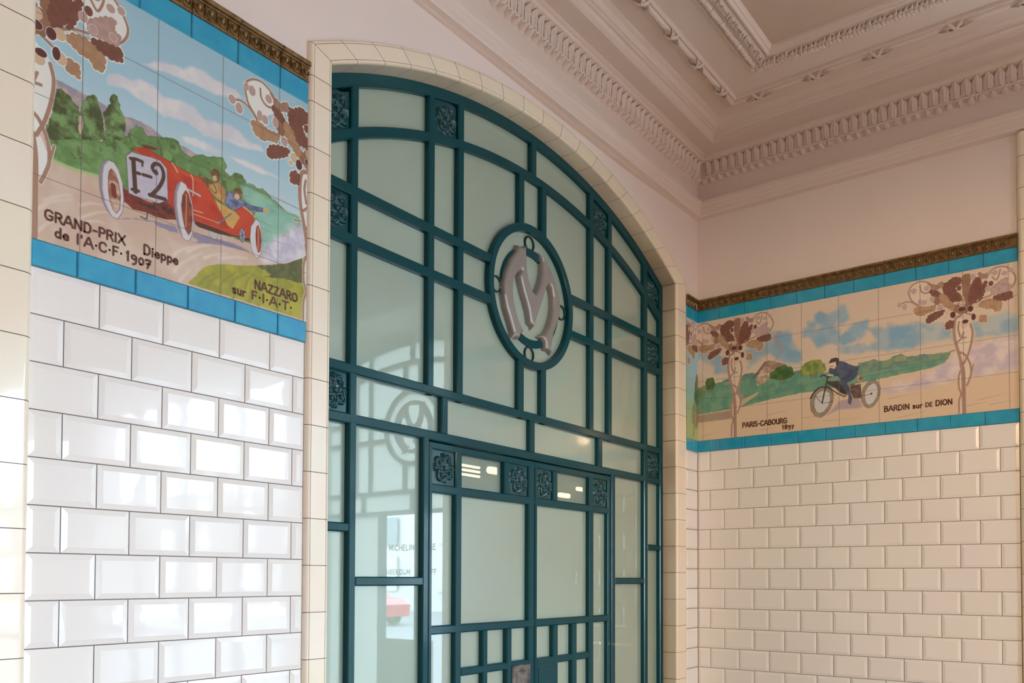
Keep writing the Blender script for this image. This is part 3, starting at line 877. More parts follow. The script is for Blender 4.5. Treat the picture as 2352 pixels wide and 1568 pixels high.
# --- lettering: stroke letters made of ribbons
GL = {
 'A': (.78, [[(0, 0), (.34, 1), (.44, 1), (.78, 0)], [(.12, .34), (.66, .34)]]),
 'B': (.66, [[(.08, 0), (.08, 1)], [(.08, 1), (.42, 1), (.54, .88), (.54, .68), (.42, .54), (.08, .54)], [(.42, .54), (.60, .42), (.60, .14), (.44, 0), (.08, 0)]]),
 'C': (.70, [[(.64, .80), (.52, .98), (.24, .98), (.06, .74), (.06, .26), (.24, .02), (.52, .02), (.64, .18)]]),
 'D': (.70, [[(.08, 0), (.08, 1), (.40, 1), (.62, .76), (.62, .24), (.40, 0), (.08, 0)]]),
 'E': (.56, [[(.52, 1), (.08, 1), (.08, 0), (.54, 0)], [(.08, .54), (.44, .54)]]),
 'F': (.54, [[(.52, .98), (.08, .98), (.08, 0)], [(.08, .52), (.42, .52)]]),
 'G': (.74, [[(.66, .82), (.50, .98), (.24, .98), (.06, .74), (.06, .26), (.24, .02), (.52, .02), (.66, .16), (.66, .44), (.42, .44)]]),
 'I': (.20, [[(.10, 0), (.10, 1)]]),
 'N': (.72, [[(.08, 0), (.08, 1), (.64, 0), (.64, 1)]]),
 'O': (.74, [[(.26, .02), (.06, .26), (.06, .74), (.26, .98), (.48, .98), (.68, .74), (.68, .26), (.48, .02), (.26, .02)]]),
 'P': (.60, [[(.08, 0), (.08, 1), (.42, 1), (.56, .86), (.56, .62), (.42, .48), (.08, .48)]]),
 'R': (.66, [[(.08, 0), (.08, 1), (.42, 1), (.56, .86), (.56, .66), (.42, .52), (.08, .52)], [(.34, .52), (.64, 0)]]),
 'S': (.58, [[(.50, .86), (.38, .98), (.18, .98), (.07, .86), (.07, .68), (.20, .55), (.40, .46), (.51, .32), (.51, .14), (.38, .02), (.16, .02), (.05, .14)]]),
 'T': (.66, [[(.02, .98), (.64, .98)], [(.33, .98), (.33, 0)]]),
 'U': (.68, [[(.08, 1), (.08, .24), (.24, .02), (.44, .02), (.60, .24)], [(.60, 1), (.60, 0)]]),
 'X': (.72, [[(.04, 1), (.68, 0)], [(.68, 1), (.04, 0)]]),
 'Z': (.66, [[(.06, .98), (.60, .98), (.06, .02), (.62, .02)]]),
 'd': (.54, [[(.46, 1), (.46, 0)], [(.46, .46), (.32, .58), (.14, .54), (.06, .36), (.06, .20), (.16, .03), (.32, .02), (.46, .14)]]),
 'e': (.52, [[(.08, .30), (.46, .30), (.44, .48), (.32, .58), (.18, .56), (.06, .38), (.06, .20), (.18, .03), (.36, .02), (.47, .12)]]),
 'i': (.20, [[(.10, 0), (.10, .56)], [(.10, .80), (.10, .84)]]),
 'l': (.22, [[(.11, 0), (.11, 1)]]),
 'p': (.54, [[(.08, -.30), (.08, .58)], [(.08, .44), (.22, .58), (.38, .56), (.48, .40), (.48, .20), (.38, .03), (.22, .02), (.08, .12)]]),
 's': (.44, [[(.38, .48), (.26, .57), (.14, .56), (.07, .46), (.12, .35), (.28, .27), (.36, .18), (.34, .06), (.22, .01), (.06, .07)]]),
 'u': (.52, [[(.08, .57), (.08, .16), (.18, .02), (.32, .04), (.44, .18)], [(.44, .57), (.44, 0)]]),
 'r': (.40, [[(.08, .57), (.08, 0)], [(.08, .36), (.20, .55), (.36, .55)]]),
 '0': (.52, [[(.20, .02), (.07, .2), (.07, .5), (.20, .68), (.34, .68), (.46, .5), (.46, .2), (.34, .02), (.20, .02)]]),
 '1': (.34, [[(.06, .78), (.18, .98), (.18, 0)]]),
 '8': (.56, [[(.27, .52), (.10, .64), (.10, .86), (.22, .98), (.34, .98), (.46, .86), (.46, .64), (.27, .52), (.07, .36), (.07, .14), (.20, .02), (.36, .02), (.49, .14), (.49, .36), (.27, .52)]]),
 '9': (.54, [[(.46, .50), (.34, .34), (.20, .34), (.07, .46), (.07, .62), (.18, .74), (.34, .74), (.46, .62), (.46, .10), (.36, -.12), (.16, -.22)]]),
 '7': (.54, [[(.04, .62), (.12, .72), (.48, .70), (.20, -.16)], [(.14, .28), (.44, .34)]]),
 '-': (.44, [[(.06, .44), (.38, .44)]]), '.': (.30, [[(.15, .42), (.15, .44)]]), "'": (.22, [[(.10, 1), (.08, .78)]]), ' ': (.42, []),
}
def lettering(mb, text, u, v, width, cap, wt=.23, h=.0052, gap=.12):
    """text along +u from (u, v) in millimetres, fitted to the width"""
    tot = sum(GL[c][0] for c in text) + gap * (len(text) - 1)
    sx = width / tot
    x = u
    for c in text:
        w, strokes = GL[c]
        for st in strokes:
            P = [(x + a * sx, v + b * cap) for a, b in st]
            hw = cap * wt / 2
            for a, b in zip(P, P[1:]):
                L = hypot(b[0] - a[0], b[1] - a[1]) or 1e-6
                nx, ny = -(b[1] - a[1]) / L * hw, (b[0] - a[0]) / L * hw
                q = [(a[0] - nx, a[1] - ny), (b[0] - nx, b[1] - ny), (b[0] + nx, b[1] + ny), (a[0] + nx, a[1] + ny)]
                mb.quad(*[(p[0] / 1000, p[1] / 1000, h) for p in q])
            for a in P:
                mb.add([(( a[0] + hw * cos(2 * pi * i / 8 + pi / 8)) / 1000, (a[1] + hw * sin(2 * pi * i / 8 + pi / 8)) / 1000, h + .00005) for i in range(8)], [tuple(range(8))])
        x += (w + gap) * sx

# --- the racing car picture
def paint_car():
    cv = Canvas(1000 * (XR - XL), 1000 * (ZB - ZA), 1.2)
    cv.gradient([(0, (208, 216, 214)), (250, (196, 214, 216)), (420, (160, 200, 216)), (621, (150, 192, 208))])
    n = cv.noise(120, .4, 5)[..., None]; cv.c = cv.c * (1 - .06 * n) + .06 * n
    for k in ('cloud1', 'cloud2', 'cloud3', 'cloud4'):
        cv.poly(T[k], (222, 222, 222), soft=7, wob=4, wscale=14, mottle=(206, 208, 214), ms=40)
    cv.poly(T['hills'], (152, 148, 160), wob=1.5, mottle=(196, 172, 164), ms=26, soft=2)
    g1, g2, gd = (118, 156, 98), (96, 134, 78), (72, 84, 48)
    road = [(0, 0), (0, 200), (60, 215), (200, 190), (330, 150), (420, 120), (560, 110), (727, 90), (727, 0)]
    cv.poly([(-5, -5), (-5, 300), (150, 275), (500, 200), (740, 160), (740, -5)], (208, 188, 170), mottle=(198, 172, 152), ms=60)
    cv.poly(T['wood'], g1, wob=3, wscale=10, mottle=g2, ms=18, edge=(gd, 1.0))
    for k, t_ in enumerate(('tree1', 'tree2', 'tree3')):
        cv.poly(T[t_], g1, wob=4, wscale=11, mottle=gd, ms=20, edge=(gd, .9), seed=k + 1)
    sub = (slice(None), slice(None))
    m = np.clip((cv.noise(16, 1.2, 9) - .63) * 9, 0, 1) * .6
    gmask = ((cv.c[..., 1] > cv.c[..., 0] * 1.12) & (cv.c[..., 1] > cv.c[..., 2] * 1.12)).astype(float)
    cv.blend(sub, m * gmask, gd)
    cv.stroke(T['wood'][-5:], 7, (168, 192, 128), soft=3)
    cv.poly(T['mist'], (150, 200, 180), soft=18, wob=6, alpha=.92, mottle=(132, 186, 172), ms=40)
    cv.poly(T['dust'], (216, 216, 220), soft=22, wob=9, wscale=16, mottle=(188, 184, 204), ms=26)
    for i in range(6): cv.stroke(T[f's_rd{i}'], 8, (222, 206, 192), w1=2, soft=6, alpha=.75)
    for i in range(6): cv.stroke(T[f's_re{i}'], 9, (224, 208, 194), w1=3, soft=6, alpha=.75)
    cv.poly(T['shadow2'], (140, 134, 156), soft=3, wob=2); cv.poly(T['shadow1'], (140, 134, 156), soft=3, wob=2)
    cv.poly(T['grass'], (172, 168, 58), wob=2, mottle=(146, 148, 52), ms=30)
    cv.poly(T['grassdark'], (104, 110, 64), wob=3, wscale=12, mottle=(86, 92, 56))
    for i in range(7): cv.stroke(T[f's_gr{i}'], 8, (128, 130, 50), w1=2, soft=6, alpha=.7)
    # far wheel, belly, chassis
    dk = (70, 46, 38)
    cv.poly(T['w4o'], (188, 180, 174), edge=(110, 100, 104) and ((110, 100, 104), 1.0)); 
    cv.poly(T['belly'], dk)
    cv.poly(T['body'], (200, 78, 46), mottle=(190, 66, 42), ms=50, edge=((96, 38, 30), 1.2))
    cv.poly(T['side'], (178, 54, 38), mottle=(196, 72, 44), ms=40)
    cv.poly(T['radiator_top'], (206, 84, 46), mottle=(184, 56, 36), ms=30); cv.poly(T['cap'], (112, 56, 44))
    cv.poly(T['tan'], (208, 170, 100), mottle=(196, 152, 84), ms=30, edge=((120, 84, 50), .8))
    cv.poly(T['chassis'], (132, 52, 38), mottle=(96, 40, 34), ms=14); cv.poly(T['chassis2'], (62, 34, 30), mottle=(120, 56, 40), ms=10)
    for k, w in (('s_axle', 5), ('s_axle2', 5), ('s_crank', 3)): cv.stroke(T[k], w, (120, 46, 36) if w > 3 else (84, 68, 70))
    cv.poly(T['plate'], (194, 190, 200), mottle=(186, 182, 196), edge=((84, 74, 88), 1.2))
    ink = (76, 54, 44)
    for k, w in (('F1', 11), ('F2', 7.5), ('F3', 5), ('F4', 7.5), ('F5', 7.5), ('dash', 7.5), ('two', 9), ('two2', 9)):
        cv.stroke(T['s_' + k], w, ink, smooth=(k == 'two'))
    P = T['s_two']; cv.ellipse((P[0][0] - 1, P[0][1] + 2), (6, 7), ink)
    # people in the car
    cv.poly(T['arm1'], (150, 112, 70), mottle=(116, 80, 50), ms=10); cv.poly(T['coat1'], (200, 160, 98), mottle=(176, 132, 78), ms=16, edge=((110, 76, 46), .9))
    cv.poly(T['cap1'], (128, 92, 58), mottle=(104, 72, 46), ms=12); cv.poly(T['face1'], (208, 172, 138))
    cv.stroke(T['s_swheel'], 2.4, (92, 66, 48))
    cv.poly(T['coat2'], (128, 144, 176), mottle=(84, 92, 124), ms=15, edge=((60, 62, 84), .9)); cv.poly(T['hand2'], (206, 166, 110))
    cv.poly(T['cap2'], (138, 104, 72), mottle=(110, 78, 52), ms=10); cv.poly(T['face2'], (218, 180, 150))
    for k, w, c in (('s_seat1', 4, (206, 178, 140)), ('s_seat2', 2, (120, 84, 56)), ('s_hbrake', 4, (120, 116, 116)), ('s_exh', 5, (184, 178, 184)), ('s_strap', 3, (212, 190, 160)), ('s_strap2', 3, (206, 176, 146)), ('s_trim', 2.4, (216, 170, 140)), ('s_trim2', 2.4, (216, 150, 118))):
        cv.stroke(T[k], w, c)
    # wheels
    for o, i, sh in (('w1o', 'w1i', 'w1s'), ('w2o', 'w2i', 'w2s'), ('w3o', 'w3i', None)):
        cv.poly(T[o], (208, 204, 206), edge=((98, 86, 100), 1.2))
        if sh: cv.poly(T[sh], (138, 130, 146), soft=4)
        cv.poly(T[i], (150, 84, 56) if i != 'w1i' else (204, 178, 156), mottle=(112, 52, 40) if i != 'w1i' else (150, 96, 72), ms=14, edge=((96, 52, 44), 1.4))
    cv.stroke(T['s_hub1'], 12, (120, 52, 40)); cv.stroke(T['s_hub2'], 8, (140, 66, 46)); cv.stroke(T['s_hub3'], 7, (176, 74, 44))
    cv.stroke([T['s_hub2'][0], T['s_hub2'][-1]], 2.5, (222, 164, 110), alpha=.8); cv.stroke([T['s_hub3'][0], T['s_hub3'][-1]], 2, (226, 160, 110), alpha=.8)
    cv.poly(T['chainwheel'], (156, 158, 170), edge=((66, 68, 82), 1.4)); c = np.mean(T['chainwheel'], 0)
    for k in range(3):
        a = k * pi / 3 + .3; cv.stroke([(c[0] - 9 * cos(a), c[1] - 18 * sin(a)), (c[0] + 9 * cos(a), c[1] + 18 * sin(a))], 2, (78, 82, 96))
    for i in range(9): cv.stroke(T[f's_line{i}'], 1.6, (84, 100, 90), w1=.6, alpha=.55)
    draw_oak(cv, 3.0, 6.0); draw_oak(cv, 735.0, 0.0)
    cv.joints([1000 * (u - XL) for u in (-3.171, -2.994, -2.818, -2.6425)], [138, 312, 487], (98, 88, 86))
    return cv

# --- the tricycle picture
def paint_trike():
    cv = Canvas(1000 * WALLB_END, 1000 * (ZB - ZA), 1.9)
    cv.gradient([(0, (206, 176, 142)), (200, (208, 180, 148)), (330, (206, 182, 156)), (621, (208, 184, 160))])
    for k in range(1, 11):
        cv.poly(T[f'bc{k}'], (140, 166, 176) if k < 9 else (160, 176, 176), soft=20, wob=20, wscale=46, alpha=.85 if k < 4 else .7, mottle=(112, 154, 176), ms=60, seed=k)
    cv.stroke(T['s_smoke'], 6, (158, 148, 156), w1=26, soft=7, alpha=.85)
    for i in range(11): cv.stroke(T[f's_brd{i}'], 4, (176, 146, 122), w1=1, soft=3, alpha=.8)
    cv.poly(T['verge'], (158, 134, 112), soft=5, wob=2)
    cv.poly(T['treeline'], (92, 128, 122), wob=5, wscale=16, mottle=(108, 136, 116), ms=24)
    cv.poly(T['field'], (112, 150, 118), wob=3, wscale=20, mottle=(92, 136, 112), ms=30)
    for i in range(4): cv.stroke(T[f's_bfl{i}'], 3, (72, 104, 88), w1=1.5, soft=2.5, alpha=.6)
    cv.poly(T['treeline2'], (96, 128, 116), wob=4, wscale=14, mottle=(124, 142, 104), ms=22, edge=((82, 104, 92), 1.2))
    cv.poly(T['path'], (186, 164, 130), soft=4)
    cv.poly(T['housewall'], (204, 178, 148), mottle=(160, 134, 112), ms=12); cv.poly(T['roof'], (168, 136, 114), mottle=(146, 116, 98), ms=14, edge=((110, 88, 76), 1.2))
    cv.stroke([T['roof'][0], T['roof'][1]], 6, (98, 80, 70))
    for k, (a, b) in (('bt1', ((80, 106, 52), (60, 86, 44))), ('bt1b', ((132, 142, 92), (104, 124, 80))), ('bt2', ((84, 116, 56), (60, 92, 42))), ('bt3', ((152, 152, 70), (104, 128, 64))), ('bt4', ((150, 152, 112), (132, 142, 104)))):
        cv.poly(T[k], a, wob=5, wscale=14, mottle=b, ms=20, edge=((70, 84, 50), 1.0))
        P = np.array(T[k]); cx, lo = P[:, 0].mean(), P[:, 1].min()
        if k in ('bt1', 'bt2', 'bt3'):
            for d in (-10, 4, 16): cv.stroke([(cx + d, lo + 14), (cx + d * .9, lo - 16)], 3, (88, 78, 58), alpha=.85)
    cv.poly(T['bdust'], (214, 194, 182), soft=26, wob=12, wscale=26, alpha=.92, mottle=(186, 168, 172), ms=44)
    cv.poly(T['bshadow'], (170, 148, 142), soft=8, wob=3)
    tyre, hubc, dk = (150, 132, 108), (196, 188, 178), (54, 44, 40)
    cv.poly(T['engine'], (116, 90, 74), mottle=(84, 62, 54), ms=12); cv.poly(T['cyl'], (176, 152, 118), edge=((88, 68, 56), 1.6))
    c = np.mean(T['cyl'], 0); cv.ellipse((c[0] + 4, c[1]), (7, 9), (120, 96, 78), edge=((70, 54, 46), 1.4))
    cv.stroke([(c[0] - 20, c[1] - 24), (c[0] + 22, c[1] - 22)], 6, (202, 178, 134))
    for o, i in (('fw_o', 'fw_i'), ('rw_o', 'rw_i')):
        cv.poly(T[o], tyre, mottle=(138, 120, 98), edge=((92, 76, 64), 1.6)); cv.poly(T[i], hubc, edge=((104, 88, 78), 1.6))
    for k, w in (('s_tube', 5), ('s_tube2', 4), ('s_axl', 2), ('s_spk1', 2)): cv.stroke(T[k], w, dk)
    cv.ellipse(T['s_axl'][-1], (4, 5), dk); cv.poly(T['leg2'], (40, 36, 38)); cv.poly(T['tank'], (58, 48, 40), mottle=(84, 70, 54), ms=12)
    cv.poly(T['leg'], (90, 90, 98), mottle=(70, 70, 80), ms=14, edge=((46, 44, 50), 1.2))
    cv.stroke(T['s_fender'][:5], 7, dk, w1=5); cv.stroke(T['s_fender'][4:], 3, (70, 60, 54)); cv.stroke(T['s_fork'], 6, dk)
    cv.poly(T['coat'], (78, 86, 106), mottle=(64, 70, 90), ms=22, edge=((38, 38, 46), 1.4)); cv.stroke(T['s_coatfold'], 3, (44, 44, 54))
    cv.stroke(T['s_bars'], 6, dk); cv.stroke(T['s_hand'], 7, (206, 178, 146))
    cv.poly(T['bface'], (222, 188, 158)); cv.stroke(T['s_must'], 2.6, (92, 70, 58)); cv.poly(T['bcap'], (52, 42, 38), mottle=(70, 58, 48), ms=8)
    draw_oak(cv, 1264.6, 3.4, (214, 192, 168)); draw_oak(cv, 231.0, 3.4, (210, 186, 160))
    cv.joints([57, 230, 398, 569, 744, 921, 1096, 1266, 1437], [153, 309, 476], (116, 92, 76), 1.9)
    return cv

def paint_strip():
    w = 1000 * (-XO[1]) + 39
    cv = Canvas(w, 1000 * (ZB - ZA), 1.9, 8)
    cv.gradient([(0, (150, 170, 110)), (140, (158, 176, 130)), (210, (150, 184, 168)), (330, (140, 180, 190)), (440, (150, 184, 196)), (621, (208, 192, 178))])
    cv.poly([(104, 170), (137, 165), (140, 250), (138, 340), (120, 350), (102, 290), (94, 220)], (84, 120, 78), wob=5, mottle=(62, 94, 60), ms=20)
    cv.poly([(62, 90), (140, 60), (140, 180), (102, 200), (72, 170)], (150, 146, 104), wob=6, mottle=(120, 134, 92), ms=24)
    cv.stroke([(82, 20), (94, 100), (92, 130)], 7, (116, 70, 56)); cv.stroke([(122, 200), (128, 120), (112, 60)], 6, (104, 60, 50))
    draw_oak(cv, -48.0, 3.4, (212, 196, 180))
    cv.joints([], [153, 309, 476], (116, 92, 76), 1.9)
    return cv

def mural(name, label, fmap, u0, u1, cvs, JO, letters, k, egg0, cut=0.0, egg_end=None):
    root = empty(name, fmap((u0 + u1) / 2, Z_T, 0)); tag(root, label, 'mural')
    inv = Matrix.Translation(tuple(-c for c in fmap((u0 + u1) / 2, Z_T, 0)))
    def pp(o): o.parent = root; o.matrix_parent_inverse = inv; return o
    pu = 0.0 if cut else u0
    pp(cvs.build('picture', pu, ZA, fmap, M['art'], root, k, cut=cut))
    for a, b in ((Z_T, ZA), (ZB, ZC)):
        mb = MB(fmap); blue_course(mb, u0, u1, a, b, JO); o = pp(mb.build('border', [M['blue'], M['grout']], None, tints=True))
        o['label'] = 'row of turquoise tiles ' + ('under' if a == Z_T else 'over') + ' the picture'
    mb = MB(fmap); egg_course(mb, u0, egg_end or u1, ZC, ZD, egg0, joints=JO); o = pp(mb.build('moulding', M['egg'])); o['label'] = 'brown egg and dart tiles along the top'
    for txt, u, v, wd, cap in letters:
        mb = MB(lambda a, b, h: fmap(pu + a, ZA + b, h)); lettering(mb, txt, u, v, wd, cap); pp(mb.build('lettering', M['letter']))
    return root
mural('tile_mural', 'painted tile mural of a red racing car numbered F-2', mapA, XL, XR, paint_car(), JA,
      [('GRAND-PRIX', 26, 49, 178, 21), ("de l'A.C.F.", 48, 17, 150, 21), ('1907', 206, 15, 61, 22), ('Dieppe', 248, 43, 88, 22), ('NAZZARO', 556, 48, 140, 22), ('sur', 489, 17, 40, 23), ('F.I.A.T.', 547, 17, 132, 22)], (1.0, 1.0, 1.0), -2.9245)
mural('tile_mural', 'painted tile mural of a man riding a motor tricycle between two oak trees', mapB, .0265, WALLB_END, paint_trike(), JB,
      [('PARIS-CABOURG', 271, 45, 226, 24), ('1897', 473, 15, 58, 21), ('BARDIN', 942, 47, 106, 23), ('sur', 1062, 47, 40, 23), ('DE', 1114, 48, 28, 18), ('DION', 1155, 48, 66, 23)], (1.18, 1.32, 1.5), .0145 + .0166, cut=28.5)
mural('tile_mural', 'narrow strip of leaf and sky tiles between the arch surround and the corner', mapS, XO[1] - .0445, -.0062, paint_strip(), [-.058], [], (1.1, 1.2, 1.3), -.09, egg_end=-.0228)


# ------------------------------------------------------------------ cornice and ceiling
# (distance from the wall, height)
PROF = [(-.03, 3.477), (.0, 3.4785), (.012, 3.4815), (.031, 3.484), (.034, 3.490), (.035, 3.512), (.040, 3.517), (.041, 3.530), (.046, 3.538), (.0505, 3.541), (.051, 3.555),
        (.013, 3.558), (.013, 3.648), (.020, 3.652), (.021, 3.660), (.026, 3.663), (.036, 3.667), (.044, 3.674), (.046, 3.682),
        (.040, 3.686), (.040, 3.748), (.066, 3.7575), (.072, 3.764), (.078, 3.766), (.085, 3.769), (.085, 3.777),
        (.163, 3.777), (.163, 3.808), (.167, 3.814), (.172, 3.818), (.182, 3.8185), (.186, 3.823), (.196, 3.825), (.199, 3.836), (.206, 3.845), (.217, 3.849), (.225, 3.856), (.520, 3.856)]
LEN_A, LEN_B = -7.1, -6.9
def sweep(name, prof, mat, label=None, smooth=False):
    mb = MB()
    n = len(prof)
    A = [(LEN_A, yA(LEN_A) - d, z) for d, z in prof]
    Cn = [(-d, -.025 - d, z) for d, z in prof]
    Bn = [(-d, LEN_B, z) for d, z in prof]
    # the mitre point of a run that is not quite square: keep the A run along the wall line
    mb.add(A + Cn, [(k, n + k, n + k + 1, k + 1) for k in range(n - 1)], 0, 1.0, smooth)
    mb.add(Cn + Bn, [(k, n + k, n + k + 1, k + 1) for k in range(n - 1)], 0, 1.0, smooth)
    o = mb.build(name, mat)
    return o
# arch-wall run line: straight from the corner to where the wall line meets the left bay
def yline(x): return -.025 * (1 + x / 3.3)
yA_plain = yA
yA = yline
cor = sweep('trim_4', PROF, M['ornament'])
tag(cor, 'moulded plaster cornice under the ceiling along both walls', kind='structure')

def place_run(mb, run, s, verts, faces, smooth=True):
    """verts (along, out, z) put at arc distance s from the corner along run 'A' or 'B'"""
    if run == 'A': V = [(-(s + a), yline(-(s + a)) - d, z) for a, d, z in verts]
    else: V = [(-d, -.025 - (s - 0) - a, z) for a, d, z in verts]
    if run == 'B': faces = [tuple(reversed(f)) for f in faces]
    mb.add(V, faces, 0, 1.0, smooth)

def leaf_shape(w, z0, z1, d0, d1, bulge):
    """a lobed acanthus-like leaf standing against the band, tip curling out at the top"""
    V = []; F = []
    nr, nc = 13, 13
    for i in range(nr):
        t = i / (nr - 1)
        wid = w * (.74 + .26 * sin(pi * min(.5, t * .8))) * (1 + .045 * cos(t * 3 * 2 * pi))
        if t > .72: wid *= sqrt(max(.05, 1 - ((t - .72) / .30) ** 2))
        for j in range(nc):
            u = j / (nc - 1) * 2 - 1
            rib = .0040 * (1 - min(1, abs(u) * 5)) - .0036 * abs(sin((abs(u) - .25 * t) * 2.6 * pi / 1.1)) + .003 * (1 - u * u)
            out = d0 + (d1 - d0) * t + bulge * sin(pi * t) ** .8 * (1 - u * u * .8) + rib + (.010 * ((t - .75) / .25) ** 2 if t > .75 else 0)
            if abs(u) > .99: out = d0 + (d1 - d0) * t - .002
            V.append((u * wid / 2, out, z0 + (z1 - z0) * t - (.006 * u * u)))
    for i in range(nr - 1):
        for j in range(nc - 1):
            a = i * nc + j
            F.append((a, a + nc, a + nc + 1, a + 1))
    return V, F
lv = MB()
LV, LF = leaf_shape(.0405, 3.686, 3.755, .043, .050, .0045)
P_ = .04237
for k in range(0, 58):
    place_run(lv, 'A', .060 + P_ * (k + .5), LV, LF)
for k in range(0, 42):
    place_run(lv, 'B', .060 + P_ * (k + .5), LV, LF)
def egg_small():
    V = [(0, .052, 3.666)]; F = []
    n = 8
    prof = [(.0085, .048, .010), (.011, .036, .014), (.0165, .032, .0165), (.0175, .028, .018)]
    def ring(r, d, q):
        return [(cos(2 * pi * i / n) * r, d + (sin(2 * pi * i / n)) * 0.012 * (r / .014), 3.664 + sin(2 * pi * i / n) * r * .75) for i in range(n)]
    b = 1
    for r, d, q in prof: V += ring(r, d, q)
    F = [(0, 1 + i, 1 + (i + 1) % n) for i in range(n)]
    for j in range(len(prof) - 1):
        for i in range(n):
            a = 1 + j * n + i; c = 1 + j * n + (i + 1) % n
            F.append((a, a + n, c + n, c))
    return V, F
EV, EF = egg_small()
for k in range(0, 58): place_run(lv, 'A', .034 + P_ * (k + .5), EV, EF)
for k in range(0, 42): place_run(lv, 'B', .034 + P_ * (k + .5), EV, EF)
dart = ([( -.003, .030, 3.660), (.003, .030, 3.660), (.002, .046, 3.677), (-.002, .046, 3.677), (0, .041, 3.662), (0, .050, 3.674)], [(0, 4, 5, 3), (4, 1, 2, 5)])
for k in range(0, 58): place_run(lv, 'A', .034 + P_ * k + P_, dart[0], dart[1], False)
for k in range(0, 42): place_run(lv, 'B', .034 + P_ * k + P_, dart[0], dart[1], False)
lv_o = lv.build('trim_5', M['ornament'])
tag(lv_o, 'rows of moulded leaves and small eggs along the cornice', kind='structure')

# reeded ribbon moulding on the ceiling
RP = []
RP += [(.306, 3.858), (.307, 3.850)]
for k, (c, r) in enumerate([(.3135, .0062), (.3345, .0145), (.3545, .0062)]):
    for i in range(7):
        a = pi * i / 6
        RP.append((c - r * cos(a), 3.846 - r * sin(a) * 1.15))
RP += [(.3615, 3.850), (.362, 3.858)]
rb = sweep('trim_6', RP, M['ornament'], smooth=False)
tag(rb, 'reeded ceiling moulding bound with crossed ribbons', kind='structure')
rx = MB()
def ribbon_band():
    V = []; F = []
    for sgn in (1, -1):
        prev = None
        for i in range(13):
            a = pi * i / 12
            d = .3345 - .0215 * cos(a); z = 3.8455 - .0235 * sin(a)
            al = sgn * (-.030 + .060 * i / 12)
            b = len(V)
            V += [(al - .008, d, z), (al - .004, d - .002 * cos(a), z - .0045), (al + .004, d - .002 * cos(a), z - .0045), (al + .008, d, z)]
            if prev is not None:
                for j in range(3): F.append((prev + j, b + j, b + j + 1, prev + j + 1))
            prev = b
        # leaf tips at both sides of the crossing
        for e in (1, -1):
            b = len(V)
            cz, cd = 3.8455, .3345
            ring = []
            for i in range(5):
                a = pi * (.18 + .64 * i / 4)
                V.append((e * .034, cd - .021 * cos(a), cz - .024 * sin(a))); ring.append(b + i)
            for i in range(5):
                a = pi * (.30 + .40 * i / 4)
                V.append((e * .052, cd - .017 * cos(a), cz - .020 * sin(a)))
            for i in range(4):
                F.append((b + i, b + 5 + i, b + 6 + i, b + i + 1))
            b2 = len(V)
            V.append((e * .066, cd, cz - .0165))
            for i in range(4): F.append((b + 5 + i, b2, b + 6 + i))
    return V, F
BV, BF = ribbon_band()
for s_ in (.470, .726, .966, 1.220, 1.474): place_run(rx, 'A', s_, BV, BF)
for s_ in (.464, .722, .978, 1.276, 1.53): place_run(rx, 'B', s_, BV, BF)
rx_o = rx.build('trim_7', M['ornament'])
tag(rx_o, 'crossed plaster ribbons on the reeded moulding', kind='structure')

# inner leaf-carved moulding framing the ceiling panel
IP = [(.488, 3.858), (.489, 3.848), (.494, 3.843), (.500, 3.843), (.505, 3.848), (.507, 3.851), (.512, 3.846), (.530, 3.836), (.550, 3.832), (.570, 3.834), (.583, 3.842), (.588, 3.848), (.591, 3.840), (.596, 3.833), (.603, 3.832), (.608, 3.837), (.611, 3.842), (.616, 3.842), (.622, 3.850), (.626, 3.8605), (.64, 3.8615)]
im = sweep('trim_8', IP, M['ornament'])
tag(im, 'leaf carved moulding framing the ceiling panel', kind='structure')
ac = MB()
def acanthus(seed):
    rnd = random.Random(seed)
    V = []; F = []
    for s_ in (0, 1):
        for q in range(5):
            base = len(V)
            ca = (-.034 + .017 * q) + rnd.uniform(-.003, .003)
            ln = .026 + rnd.uniform(-.004, .006)
            d0 = .552 if s_ else .545
            sg = 1 if s_ else -1
            lean = .010 + .006 * q * (1 if s_ else -1) * .3
            for i in range(5):
                t = i / 4
                w = .0085 * sin(pi * (.18 + .82 * t)) + .001
                d = d0 + sg * ln * t
                z = 3.832 - .012 * sin(pi * t * .9) + .003 * t
                a0 = ca + lean * t * 1.4
                V += [(a0 - w, d, z + .004), (a0, d, z - .003), (a0 + w, d, z + .005)]
            for i in range(4):
                for j in range(2):
                    a = base + i * 3 + j
                    F.append((a, a + 3, a + 4, a + 1))
    return V, F
for k in range(14):
    AV, AF = acanthus(k)
    place_run(ac, 'A', .60 + .078 * k, AV, AF); place_run(ac, 'B', .56 + .078 * k, AV, AF)
ac_o = ac.build('trim_9', M['ornament'])
tag(ac_o, 'acanthus leaves carved on the ceiling panel moulding', kind='structure')
cl = MB(); cl.box(-7.2, .25, -7.2, .32, 3.860, 4.05)
tag(cl.build('ceiling', M['ceiling']), kind='structure')

# ------------------------------------------------------------------ arched teal screen
YF, YB, YP = -.065, -.105, -.086     # heights (negative = behind the wall face): bar front, bar back, pane face
LC = -1.350                          # lattice axis
RING = (LC, 2.726)
ARC2T = (-1.3270, 1.012, 2.217); ARC2B = (-1.3325, 1.036, 2.160); ARC1 = (-1.3400, 1.136, 2.2150); SOF = (-1.3375, 1.0835, 2.3005)
V1 = (-2.319, -2.288); V2 = (-1.969, -1.936); V3 = (-1.814, -1.781); V4 = (-1.448, -1.412); V5 = (-1.294, -1.258)
V6 = (-.921, -.887); V7 = (-.760, -.727); V8 = (-.416, -.381); VC = (-1.366, -1.331)
SL = (-1.988, -1.959); SR = (-.731, -.698)
H1 = (2.784, 2.818); H2 = (2.629, 2.663); H3 = (2.228, 2.259); H4 = (2.072, 2.104)
JL, JR = XI[0] + .002, XI[1] - .002
